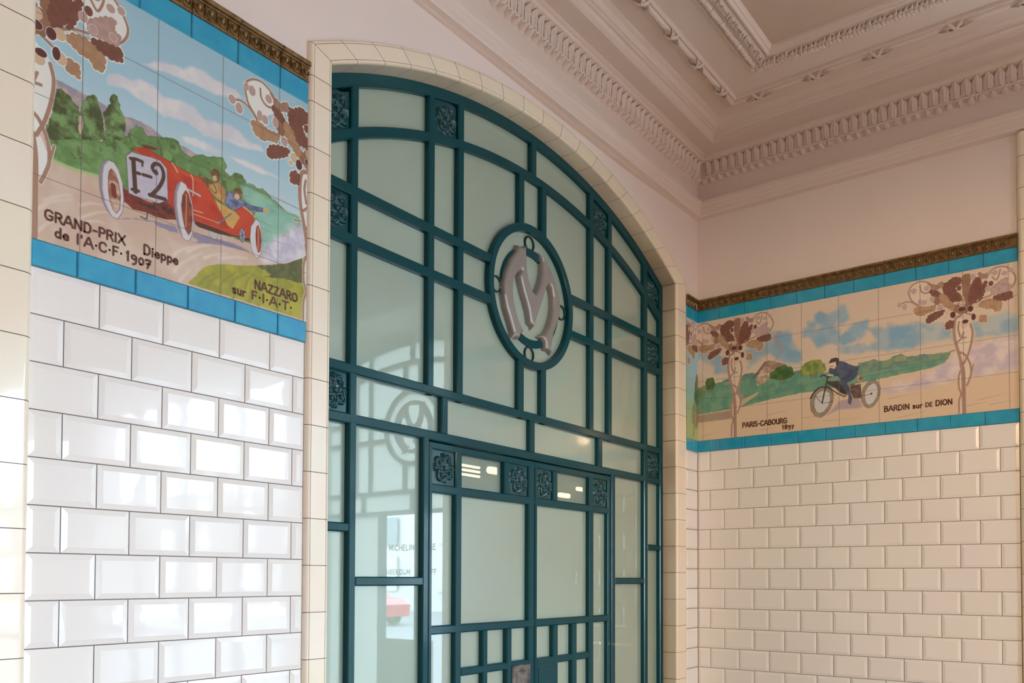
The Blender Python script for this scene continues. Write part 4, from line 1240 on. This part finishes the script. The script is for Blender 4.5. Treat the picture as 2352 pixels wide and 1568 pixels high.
ringz = lambda r, x: sqrt(max(r * r - (x - RING[0]) ** 2, 0))

def polybar(mb, lo, hi, xa, xb, n=24, c=.004, h0=YB, h1=YF):
    """bar between two curves z=lo(x), z=hi(x)"""
    rows = []
    for i in range(n + 1):
        x = xa + (xb - xa) * i / n
        a, b = lo(x), hi(x)
        rows.append([(x, a, h0), (x, a, h1 - c), (x, a + c, h1), (x, b - c, h1), (x, b, h1 - c), (x, b, h0)])
    for p, q in zip(rows, rows[1:]):
        mb.add(p + q, [(k, 6 + k, 6 + k + 1, k + 1) for k in range(5)])
def ringbar(mb, r0, r1, h0, h1, c=.004, n=72, cx=None):
    cx = cx or RING
    prof = [(r0, h0), (r0, h1 - c), (r0 + c, h1), (r1 - c, h1), (r1, h1 - c), (r1, h0)]
    rows = [[(cx[0] + r * sin(2 * pi * i / n), cx[1] + r * cos(2 * pi * i / n), h) for r, h in prof] for i in range(n)]
    for i in range(n):
        p, q = rows[i], rows[(i + 1) % n]
        mb.add(p + q, [(k, 6 + k, 6 + k + 1, k + 1) for k in range(5)])

def upper_frame(mb):
    B_ = lambda u0, u1, v0, v1: mb.bar(u0, u1, v0, v1, YB, YF)
    polybar(mb, lambda x: min(arcz(ARC1, x), arcz(SOF, x) - .012), lambda x: arcz(SOF, x) + .01, JL, JR, 48)
    polybar(mb, lambda x: arcz(ARC2B, x), lambda x: arcz(ARC2T, x), JL, JR, 48)
    for V_ in (V1, V2, V3, V6, V7, V8):
        B_(V_[0], V_[1], H3[0], min(arcz(SOF, V_[0]), arcz(SOF, V_[1])) - .004)
    for V_ in (V4, V5):
        m_ = (V_[0] + V_[1]) / 2
        B_(V_[0], V_[1], H3[0], RING[1] - ringz(.272, m_))
        B_(V_[0], V_[1], RING[1] + ringz(.272, m_), arcz(ARC2B, m_) + .02)
    B_(VC[0], VC[1], arcz(ARC2B, LC) + .01, arcz(SOF, LC) - .004)
    for H_ in (H1, H2):
        w = sqrt(.272 ** 2 - ((H_[0] + H_[1]) / 2 - RING[1]) ** 2)
        B_(JL, LC - w, *H_); B_(LC + w, JR, *H_)
    B_(JL, JR, *H3); B_(JL, JR, *H4)
    for s_ in ((-1.895, -1.861), (-1.369, -1.336), (-.846, -.811)): B_(s_[0], s_[1], H4[1] - .004, H3[0] + .004)
    for s_ in ((V1[0], V1[1]), (V8[0], V8[1])): B_(s_[0], s_[1], H4[0], H3[1])
    B_(JL, JL + .03, H4[0], arcz(SOF, JL) - .01); B_(JR - .036, JR, H4[0], arcz(SOF, JR) - .01)
    ringbar(mb, .2575, .289, YB, YF + .004)
    # carved-cell plates are added with the rosettes

def cell(name, lo, hi, xa, xb, parent, mat, h=YP, n=1, circle=None, thick=.006, lab=None):
    """glass pane with thickness, top/bottom given as curves; circle: radius of the ring that cuts it"""
    mb = MB(mapA)
    n_ = n
    F_, B2 = [], []
    pts_lo, pts_hi = [], []
    for i in range(n_ + 1):
        x = xa + (xb - xa) * i / n_
        pts_lo.append((x, lo(x))); pts_hi.append((x, hi(x)))
    for i in range(n_):
        a, b, c, d = pts_lo[i], pts_lo[i+1], pts_hi[i+1], pts_hi[i]
        mb.quad((a[0], a[1], h), (b[0], b[1], h), (c[0], c[1], h), (d[0], d[1], h))
        mb.quad((d[0], d[1], h - thick), (c[0], c[1], h - thick), (b[0], b[1], h - thick), (a[0], a[1], h - thick))
    o = mb.build(name, mat, parent)
    if lab: o['label'] = lab
    return o
K = lambda z: (lambda x: z)

def rosette_mesh(size_u=.112, size_v=.112, res=44, seed=1):
    """square plate with a carved whirl of scrolled leaves round a boss: local (u,v,h)"""
    mb = MB()
    N_ = res
    rnd = random.Random(seed)
    V = []
    for j in range(N_ + 1):
        for i in range(N_ + 1):
            x = i / N_ * 2 - 1; y = j / N_ * 2 - 1
            r = hypot(x, y); a = math.atan2(y, x)
            h = 0.0
            for k in range(4):                          # four rolled leaves, each curled round a bead
                ca = pi / 4 + k * pi / 2 + .18
                dx, dy = x - .53 * cos(ca), y - .53 * sin(ca)
                d = hypot(dx, dy) / (.40 + .03 * cos(3 * (math.atan2(dy, dx) - ca)))
                if d < 1:
                    q = .34 * (1 - d * d) ** .5 + .42 * max(0.0, 1 - ((d - .78) / .22) ** 2)
                    q = max(q, .30 + .62 * sqrt(max(0.0, 1 - (d / .34) ** 2))) if d < .34 else q
                    h = max(h, q)
            for k in range(4):                          # tongues bent round the boss between them
                ca = k * pi / 2 + .18
                da = (a + .45 * (r - .5) - ca + pi) % (2 * pi) - pi
                if .22 < r < .90 and abs(da) < .26:
                    h = max(h, .20 + .70 * (1 - (da / .26) ** 2) * sin(pi * (r - .22) / .72) ** .7)
            if r < .30: h = min(h, .12)
            if r < .28: h = max(h, .55 * max(0.0, 1 - abs(r - .23) / .05))
            if r < .16: h = max(h, .30 + .60 * sqrt(max(0.0, 1 - (r / .16) ** 2)))
            V.append((x * size_u / 2, y * size_v / 2, .0015 + h * .017))
    F = []
    for j in range(N_):
        for i in range(N_):
            a = j * (N_ + 1) + i
            F.append((a, a + 1, a + N_ + 2, a + N_ + 1))
    mb.add(V, F, 0, 1.0, True)
    return mb
ROS = {}
def rosette(parent, u0, u1, v0, v1, clip=None, su=None):
    """plate filling the cell plus the carved relief"""
    mb = MB(mapA)
    mb.bar(u0 - .01, u1 + .01, v0 - .01, v1 + .01, YB, YF - .012, .001)
    src = rosette_mesh(min(u1 - u0 - .004, .14), min(v1 - v0 - .004, .14), 60)
    cu, cv = (u0 + u1) / 2, (v0 + v1) / 2
    if clip:                                    # fit the relief under a curved bar
        def lift(u, v):
            top = clip(u) - .006
            t = (v - (v0 + .004)) / (v1 - v0)
            return v0 + .004 + t * (top - v0 - .004)
        V = [(cu + a, lift(cu + a, cv + b), YF - .012 + c) for a, b, c in src.v]
    else:
        V = [(cu + a, cv + b, YF - .012 + c) for a, b, c in src.v]
    mb.add(V, src.f, 0, 1.0, True)
    return mb.build('rosette', M['teal_carved'], parent)

screen = empty('arched_screen', (LC, .08, 0))
tag(screen, 'teal painted arched glazed screen with a round pewter monogram over the double doors', 'screen')
def part(o):            # parent without moving
    o.parent = screen; o.matrix_parent_inverse = Matrix.Translation((-LC, -.08, 0)); return o

fr = MB(mapA)
upper_frame(fr)
for P_0 in (V1, V8): fr.bar(P_0[0], P_0[1], 0, H4[0] + .01, YB, YF)
for P_0 in (SL, SR): fr.bar(P_0[0], P_0[1], 0, H4[0] + .01, YB, YF)
fr.bar(JL, JL + .03, 0, H4[0] + .01, YB, YF); fr.bar(JR - .036, JR, 0, H4[0] + .01, YB, YF)
for (a, b) in ((V1[1], SL[0]), (SR[1], V8[0])):
    fr.bar(a - .003, b + .003, 1.573, 1.602, YB, YF); fr.bar(a - .003, b + .003, .98, 1.01, YB, YF); fr.bar(a - .003, b + .003, 0, .62, YB, YF - .006)
for (a, b) in ((JL, V1[0]), (V8[1], JR)):
    fr.bar(a - .003, b + .003, 1.739, 1.767, YB, YF); fr.bar(a - .003, b + .003, 0, .62, YB, YF - .006)
part(fr.build('frame', M['teal'], None))

a1 = lambda x: min(arcz(ARC1, x), arcz(SOF, x) - .012) + .006
a2b = lambda x: arcz(ARC2B, x) + .006
a2t = lambda x: arcz(ARC2T, x) - .006
glass = M['pane']
E_ = .006
def pane(lo, hi, xa, xb, n=1): part(cell('pane', lo, hi, xa - E_, xb + E_, None, glass, n=n))
# crown row
pane(a2t, a1, V1[1], V2[0], 10); pane(a2t, a1, V3[1], VC[0], 10); pane(a2t, a1, VC[1], V6[0], 10); pane(a2t, a1, V7[1], V8[0], 10)
# row under the second arch
cols = [(JL + .03, V1[0]), (V1[1], V2[0]), (V2[1], V3[0]), (V3[1], V4[0]), (V4[1], V5[0]), (V5[1], V6[0]), (V6[1], V7[0]), (V7[1], V8[0]), (V8[1], JR - .036)]
rc = lambda sg: (lambda x: RING[1] + sg * ringz(.28, x))
for k, (a, b) in enumerate(cols):
    lo, hi = K(H1[1] - E_), a2b
    l2, h2 = K(H3[1] - E_), K(H2[0] + E_)
    if k in (3, 5):
        pane(lambda x: max(H1[1] - E_, RING[1] + ringz(.27, x)), hi, a, b, 24)
        pane(l2, lambda x: min(H2[0] + E_, RING[1] - ringz(.27, x)), a, b, 24)
        pane(K(H2[1] - E_), K(H1[0] + E_), *((a, LC - .266) if k == 3 else (LC + .266, b)))
    elif k == 4:
        pane(rc(1), hi, a, b, 8); pane(l2, rc(-1), a, b, 8)
    else:
        pane(lo, hi, a, b, 6); pane(l2, h2, a, b)
        if k not in (0, 8): pane(K(H2[1] - E_), K(H1[0] + E_), a, b)
# band above the doors
for a, b in ((V1[1], -1.895), (-1.861, -1.369), (-1.336, -.846), (-.811, V8[0])): pane(K(H4[1] - E_), K(H3[0] + E_), a, b)
# sidelights
for a, b in ((V1[1], SL[0]), (SR[1], V8[0])):
    pane(K(1.602 - E_), K(H4[0] + E_), a, b); pane(K(1.01 - E_), K(1.573 + E_), a, b); pane(K(.62 - E_), K(.98 + E_), a, b)
for a, b in ((JL + .03, V1[0]), (V8[1], JR - .036)):
    pane(K(1.767 - E_), K(H4[0] + E_), a, b); pane(K(.62 - E_), K(1.739 + E_), a, b)
# round pane
rp = MB(mapA)
rp.add([(RING[0], RING[1], YP)] + [(RING[0] + .265 * sin(2 * pi * i / 48), RING[1] + .265 * cos(2 * pi * i / 48), YP) for i in range(48)], [(0, 1 + (i + 1) % 48, 1 + i) for i in range(48)])
part(rp.build('pane', glass))
# carved squares of the screen
for a, b in ((JL + .03, V1[0]), (V8[1], JR - .036)):
    part(rosette(None, a, b, H2[1], H1[0])); part(rosette(None, a, b, H4[1], H3[0]))
    part(rosette(None, a, b, arcz(ARC2T, (a + b) / 2) - .0, arcz(ARC1, (a + b) / 2) - .01, clip=lambda x: min(arcz(ARC1, x), arcz(SOF, x) - .012)))
for a, b in ((V2[1], V3[0]), (V6[1], V7[0])):
    part(rosette(None, a, b, arcz(ARC2T, (a + b) / 2), arcz(ARC1, (a + b) / 2) - .004, clip=lambda x: arcz(ARC1, x)))
# inner ring, bead rings, monogram
r2 = MB(mapA); ringbar(r2, .168, .199, YP - .002, YP + .010, .003, 60)
part(r2.build('inner_ring', M['teal']))
for (bx, bz) in ((-1.357, 2.945), (-1.572, 2.722), (-1.357, 2.497), (-1.128, 2.725)):
    rr = MB(mapA); ringbar(rr, .0265, .0325, YP - .002, YP + .009, .002, 28, (bx, bz))
    part(tag(rr.build('bead_ring', M['ringmetal'])))
MONO = [(-1476,2904),(-1464,2901),(-1443,2905),(-1417,2920),(-1421,2891),(-1418,2857),(-1415,2818),(-1402,2777),(-1379,2748),(-1363,2742),(-1344,2763),(-1325,2800),(-1314,2839),(-1314,2885),(-1324,2909),(-1335,2923),(-1318,2917),(-1286,2902),(-1254,2875),(-1222,2839),(-1197,2800),(-1180,2758),(-1177,2721),(-1186,2681),(-1204,2644),(-1225,2607),(-1237,2572),(-1241,2543),(-1235,2517),(-1261,2529),(-1289,2526),(-1293,2554),(-1312,2568),(-1338,2571),(-1293,2595),(-1269,2624),(-1249,2665),(-1237,2714),(-1238,2760),(-1247,2788),(-1260,2800),(-1275,2791),(-1286,2765),(-1309,2718),(-1336,2666),(-1354,2630),(-1355,2612),(-1376,2586),(-1373,2601),(-1397,2608),(-1401,2623),(-1408,2652),(-1425,2687),(-1444,2721),(-1459,2756),(-1468,2782),(-1464,2796),(-1457,2805),(-1475,2791),(-1497,2759),(-1507,2721),(-1503,2679),(-1489,2635),(-1467,2597),(-1438,2574),(-1423,2571),(-1452,2557),(-1465,2530),(-1492,2530),(-1522,2516),(-1511,2547),(-1531,2585),(-1556,2630),(-1570,2678),(-1570,2729),(-1557,2775),(-1526,2832),(-1490,2873)]
def relief(name, pts, mat, y_back, thick, res=.0026, rim=.015):
    """rounded cushion relief over an outline: height grows from the rim inwards"""
    P = np.array(pts, float)
    n = len(P)
    bm = bmesh.new()
    # contour rows: offset by distance-based height on a clipped grid
    x0, z0 = P.min(0); x1, z1 = P.max(0)
    gx = np.arange(x0 - res, x1 + 2 * res, res); gz = np.arange(z0 - res, z1 + 2 * res, res)
    X, Z = np.meshgrid(gx, gz)
    inside = np.zeros(X.shape, bool); D = np.full(X.shape, 9.0); NX = np.zeros(X.shape); NZ = np.zeros(X.shape)
    for i in range(n):
        a, b = P[i], P[(i + 1) % n]
        c = ((a[1] > Z) != (b[1] > Z)) & (X < (b[0] - a[0]) * (Z - a[1]) / (b[1] - a[1] + 1e-12) + a[0])
        inside ^= c
        e = b - a; L = max(e @ e, 1e-12)
        t = np.clip(((X - a[0]) * e[0] + (Z - a[1]) * e[1]) / L, 0, 1)
        px, pz = a[0] + t * e[0], a[1] + t * e[1]
        d = np.hypot(X - px, Z - pz); k = d < D
        D[k] = d[k]; NX[k] = px[k]; NZ[k] = pz[k]
    use = inside | (D < res * .75)
    sx = np.where(inside, X, NX); sz = np.where(inside, Z, NZ)
    snap = inside & (D < res * .4); sx = np.where(snap, NX, sx); sz = np.where(snap, NZ, sz)
    dd = np.where(inside & ~snap, D, 0)
    t = np.clip(dd / rim, 0, 1)
    H = thick * (.15 + .85 * np.sqrt(np.maximum(0, 1 - (1 - t) ** 2)))
    idx = {}
    for j in range(X.shape[0]):
        for i in range(X.shape[1]):
            if use[j, i]:
                idx[j, i] = bm.verts.new((sx[j, i], y_back - H[j, i], sz[j, i]))
    for j in range(X.shape[0] - 1):
        for i in range(X.shape[1] - 1):
            q = [(j, i), (j, i + 1), (j + 1, i + 1), (j + 1, i)]
            if all(k in idx for k in q) and any(inside[k] for k in q):
                try: bm.faces.new([idx[k] for k in q])
                except ValueError: pass
            elif sum(k in idx for k in q) == 3 and any(inside[k] for k in q):
                try: bm.faces.new([idx[k] for k in q if k in idx])
                except ValueError: pass
    be = [e for e in bm.edges if e.is_boundary]
    r = bmesh.ops.extrude_edge_only(bm, edges=be)
    for v in r['geom']:
        if isinstance(v, bmesh.types.BMVert): v.co.y = y_back
    bmesh.ops.remove_doubles(bm, verts=bm.verts, dist=.0003)
    bmesh.ops.smooth_vert(bm, verts=[v for v in bm.verts if v.co.y < y_back - .001 and not v.is_boundary], factor=.5, use_axis_x=False, use_axis_y=True, use_axis_z=False)
    for f in bm.faces: f.smooth = True
    bmesh.ops.recalc_face_normals(bm, faces=bm.faces)
    me = bpy.data.meshes.new(name); bm.to_mesh(me); bm.free()
    me.materials.append(mat)
    o = bpy.data.objects.new(name, me); COL.objects.link(o)
    return o
mono = part(relief('monogram', [(a / 1000 + .021, b / 1000 + .006) for a, b in MONO], M['pewter'], .0865, .028))
mono['label'] = 'swelling pewter letter M in the round pane'

# ------------------------------------------------------------------ double doors
def door(name, x0, x1, label, left):
    d = empty(name, (x0, .08, 0)); tag(d, label, 'door', 'double door leaves', 'structure')
    inv = Matrix.Translation((-x0, -.08, 0))
    def dp(o):
        o.parent = d; o.matrix_parent_inverse = inv; return o
    f = MB(mapA)
    D0, D1 = YB, YF - .003
    b = lambda a0, a1, v0, v1: f.bar(a0, a1, v0, v1, D0, D1)
    if left:
        so, bo, si = (-1.9555, -1.936), (-1.816, -1.781), (-1.374, -1.3345)
        sm = [(-1.781, -1.660), (-1.631, -1.514), (-1.483, -1.374)]; rb_ = (-1.533, -1.500); up = (-1.781, -1.533)
        ros = ((-1.936, -1.816), (-1.500, -1.374)); nar = (-1.936, -1.816)
    else:
        so, bo, si = (-.760, -.734), (-.918, -.882), (-1.3295, -1.314)
        sm = [(-1.314, -1.201), (-1.165, -1.056), (-1.020, -.918)]; rb_ = (-1.203, -1.170); up = (-1.170, -.918)
        ros = ((-1.314, -1.203), (-.882, -.760)); nar = (-.882, -.760)
    for q in (so, bo, si): b(q[0], q[1], .02, 2.066)
    b(x0, x1, 2.042, 2.068); b(x0, x1, 1.892, 1.923); b(x0, x1, 1.404, 1.434)
    ma, mb_ = min(si[0], bo[1]), max(si[0], bo[1])
    ia, ib = (bo[1], si[0]) if left else (si[1], bo[0])
    for zz in ((1.249, 1.278), (1.094, 1.124)): b(ia - .004, ib + .004, *zz)
    b(rb_[0], rb_[1], 1.92, 2.045)
    for g0, g1 in ((sm[0][1], sm[1][0]), (sm[1][1], sm[2][0])): b(g0, g1, 1.095, 1.407)
    f.bar(x0 + .004, x1 - .004, .02, 1.1, D0, D1 - .006)
    dp(f.build('leaf_frame', M['teal']))
    def dpane(a0, a1, v0, v1): dp(cell('pane', K(v0 - E_), K(v1 + E_), a0 - E_, a1 + E_, None, glass, h=YP - .002))
    dp(cell('pane', K(1.923 - E_), K(2.042 + E_), up[0] - E_, up[1] + E_, None, M['clearer'], h=YP - .002, lab='clearer pane with lamps glowing through it'))
    dpane(ia, ib, 1.434, 1.892)
    dpane(nar[0], nar[1], 1.434, 1.892); dpane(nar[0], nar[1], 1.095, 1.404)
    for k, (a0, a1) in enumerate(sm):
        dpane(a0, a1, 1.278, 1.404)
        if (left and k == 2) or (not left and k == 0): continue
        dpane(a0, a1, 1.124, 1.249)
    for a0, a1 in ros: dp(rosette(None, a0, a1, 1.923, 2.042))
    p_ = MB(mapA)
    if left:
        p_.bar(-1.486, -1.368, 1.085, 1.262, YB, YF + .004, .003)
        p_.bar(-1.462, -1.392, 1.10, 1.238, YF + .004, YF + .007, .002)
        o = dp(p_.build('lock_plate', M['lock'])); o['label'] = 'scuffed grey lock plate'
    else:
        p_.bar(-1.322, -1.196, 1.085, 1.255, YB, YF - .001, .002)
        p_.bar(-1.310, -1.206, 1.10, 1.240, YF - .001, YF + .002, .002)
        o = dp(p_.build('lock_panel', M['teal']))
    return d
door('door_1', -1.9555, -1.333, 'left teal door leaf with the worn metal lock plate', True)
door('door_2', -1.331, -.734, 'right teal door leaf with the plain painted lock panel', False)
# dim shop behind the doors; its strip lamps glow through the clearer top panes
bk = MB()
for f_ in ((-2.75, .33, 2.3, 2.45), ): pass
bk.quad((-2.75, 2.4, 0), (2.2, 2.4, 0), (2.2, 2.4, 3.5), (-2.75, 2.4, 3.5)); bk.quad((-2.75, .33, 0), (-2.75, 2.4, 0), (-2.75, 2.4, 3.5), (-2.75, .33, 3.5))
bk.quad((2.2, 2.4, 0), (2.2, .33, 0), (2.2, .33, 3.5), (2.2, 2.4, 3.5)); bk.quad((-2.75, .33, 3.5), (-2.75, 2.4, 3.5), (2.2, 2.4, 3.5), (2.2, .33, 3.5)); bk.quad((-2.75, .33, -.01), (2.2, .33, -.01), (2.2, 2.4, -.01), (-2.75, 2.4, -.01))
bk.quad((.25, .33, 0), (2.2, .33, 0), (2.2, .33, 3.5), (.25, .33, 3.5))
tag(bk.build('wall_shop', pmat('shop_wall', srgb(96, 104, 94), .8)), kind='structure')
gl = bpy.data.materials.new('lamp_glow'); gl.use_nodes = True
gp = gl.node_tree.nodes['Principled BSDF']; gp.inputs['Emission Color'].default_value = (1, .72, .42, 1); gp.inputs['Emission Strength'].default_value = 5
M['glow'] = gl
def tube(name, x0, x1, z, r, label, group):
    mb = MB(); n = 10
    for xx in (x0, x1): pass
    V = [(x, 1.5 + r * cos(2 * pi * i / n), z + r * sin(2 * pi * i / n)) for x in (x0, x1) for i in range(n)]
    mb.add(V, [(i, (i + 1) % n, n + (i + 1) % n, n + i) for i in range(n)] + [tuple(range(n))[::-1], tuple(range(n, 2 * n))])
    hd = MB(); hd.box(x0 - .01, x1 + .01, 1.5 - r, 1.5 + r, z + r * .9, z + r * 1.5)
    t = empty(name, ((x0 + x1) / 2, 1.5, z)); tag(t, label, 'lamp', group)
    for m_, nm, mt in ((mb, 'tube', M['glow']), (hd, 'lamp_housing', M['joint'])):
        o = m_.build(nm, mt, t); o.matrix_parent_inverse = Matrix.Translation((-(x0 + x1) / 2, -1.5, -z))
for k, z_ in enumerate((2.302, 2.274, 2.245)):
    tube('strip_lamp', -.16, .06, z_, .008, ('top', 'middle', 'lowest')[k] + ' of the three long warm lamps glowing in the left door\'s upper pane', 'lamps glowing through the door panes')
tube('strip_lamp', .16, .25, 2.30, .024, 'short bright lamp right of the long ones in the left door\'s upper pane', 'lamps glowing through the door panes')
tube('strip_lamp', .98, 1.10, 2.205, .018, 'low warm lamp at the left of the right door\'s upper pane', 'lamps glowing through the door panes')
tube('strip_lamp', 1.22, 1.38, 2.270, .016, 'higher warm lamp at the right of the right door\'s upper pane', 'lamps glowing through the door panes')

# ------------------------------------------------------------------ the porch round the corner: it shows only mirrored in the side glass and the tiles
def mixmat(name, col, trans):
    m = bpy.data.materials.new(name); m.use_nodes = True; nt = m.node_tree
    out = nt.nodes['Material Output']; nt.nodes.remove(nt.nodes['Principled BSDF'])
    a = nt.nodes.new('ShaderNodeBsdfDiffuse'); b = nt.nodes.new('ShaderNodeBsdfTranslucent'); x = nt.nodes.new('ShaderNodeMixShader')
    a.inputs[0].default_value = col; b.inputs[0].default_value = col; x.inputs[0].default_value = trans
    nt.links.new(a.outputs[0], x.inputs[1]); nt.links.new(b.outputs[0], x.inputs[2]); nt.links.new(x.outputs[0], out.inputs[0])
    return m
M['backlit'] = mixmat('backlit_frosted_glass', srgb(214, 216, 204), .45)
mapP = lambda u, v, h: (.365 - h, -3.64 - u, v)
pf = MB(mapP); upper_frame(pf)
for P_0 in (V1, V8): pf.bar(P_0[0], P_0[1], 0, H4[0] + .01, YB, YF)
pf.bar(-1.975, -1.94, 0, H4[0], YB, YF); pf.bar(-1.06, -1.00, 0, H4[0], YB, YF)
ringbar(pf, .168, .199, YP - .002, YP + .010, .003, 40)
porch_o = tag(pf.build('window_1', M['teal']), 'matching teal screen of the street porch', kind='structure')
pg_ = MB(mapP)
for i in range(24):
    a, b = JL + (JR - JL) * i / 24, JL + (JR - JL) * (i + 1) / 24
    pg_.quad((a, H4[0], YP), (b, H4[0], YP), (b, arcz(SOF, b), YP), (a, arcz(SOF, a), YP))
    pg_.quad((a, arcz(SOF, a), YP), (b, arcz(SOF, b), YP), (b, 3.6, YP), (a, 3.6, YP), 1)
for a, b in ((JL, -1.975), (-1.00, JR)): pg_.quad((a, 0, YP), (b, 0, YP), (b, H4[0], YP), (a, H4[0], YP))
pg_.build('window_pane', [M['backlit'], M['plaster']], porch_o)
pm_ = MB(mapP); pm_.add([(a / 1000, b / 1000, YP + .01) for a, b in MONO], [tuple(range(len(MONO)))])
pm_.build('monogram', M['pewter'], porch_o)
GL['M'] = (.86, [[(.06, 0), (.10, 1), (.43, .2), (.76, 1), (.80, 0)]])
GL['H'] = (.70, [[(.08, 0), (.08, 1)], [(.62, 0), (.62, 1)], [(.08, .5), (.62, .5)]])
GL['L'] = (.52, [[(.08, 1), (.08, 0), (.50, 0)]])
tl = MB(lambda a, b, h: (.43 + h, -2.515 + a, b))
lettering(tl, 'MICHELIN HOUSE', 0, 1803, 480, 40, .20, 0, .16); lettering(tl, 'BIBENDUM', -45, 1624, 270, 36, .19, 0, .16); lettering(tl, 'STAFF', 330, 1624, 160, 36, .19, 0, .16)
tl.build('window_lettering', pmat('door_lettering', srgb(150, 40, 64), .5), porch_o)
M['stone'] = pmat('street_stone', srgb(196, 192, 188), .85); M['street'].node_tree.nodes['Principled BSDF'].inputs['Base Color'].default_value = srgb(128, 128, 130)
lp = MB(); lp.box(.42, .46, -2.56, -2.08, .0, 1.14)
lp.build('low_panel', pmat('porch_panel', srgb(150, 132, 108), .6), porch_o)
# street outside: pale facade across the road and a parked red car
fa = MB(); fa.box(27.0, 27.5, -33, -21, -.12, 7.0); fa.box(26.9, 27.5, -70, -33, -.12, 7.0, 2); fa.box(26.9, 27.5, -21, 30, -.12, 7.0, 2)
rnd_ = random.Random(5)
for k in range(22):
    y = -68 + k * 4.2
    for z0, z1 in ((.9, 2.7), (3.3, 4.7), (5.2, 6.4)):
        fa.box(26.82, 26.9, y, y + rnd_.uniform(1.2, 1.9), z0, z1, rnd_.choice((0, 0, 1)))
tag(fa.build('street_facade', [M['stone'], pmat('facade_window', srgb(120, 128, 132), .2), pmat('street_brick', srgb(112, 92, 80), .85)]), kind='structure')
car = empty('parked_car', (17.0, -21.2, -.12)); tag(car, 'red car parked in the street, mirrored in the side glass', 'car')
cb = MB()
side = [(-2.0, .32), (2.05, .32), (2.1, .75), (1.75, .95), (1.05, 1.02), (.55, 1.46), (-.95, 1.48), (-1.7, 1.05), (-2.05, .95)]
def hull(mb, pr, x0, x1, m=0):
    n = len(pr)
    a = [(x0, y, z) for y, z in pr]; b = [(x1, y, z) for y, z in pr]
    mb.add(a + b, [tuple(range(n))[::-1], tuple(range(n, 2 * n))] + [(i, (i + 1) % n, n + (i + 1) % n, n + i) for i in range(n)], m)
hull(cb, side, -.82, .82)
cbo = cb.build('body', M['carred'], car)
gw = MB(); hull(gw, [(.98, 1.04), (.52, 1.40), (-.92, 1.42), (-1.5, 1.06)], -.835, .835)
gw.build('side_window', pmat('car_glass', srgb(40, 48, 54), .1), car)
for wx in (-.80, .62):
    for wy in (-1.3, 1.35):
        wm = MB(); n = 20
        V = [(wx + dx, wy + r * cos(2 * pi * i / n), .31 + r * sin(2 * pi * i / n)) for dx, r in ((-.04, .12), (-.06, .22), (-.02, .31), (.2, .31), (.24, .22), (.22, .12)) for i in range(n)]
        wm.add(V, [(j * n + i, j * n + (i + 1) % n, (j + 1) * n + (i + 1) % n, (j + 1) * n + i) for j in range(5) for i in range(n)] + [tuple(range(n)), tuple(range(5 * n, 6 * n))], 0)
        wm.build('wheel', M['rubber'], car)
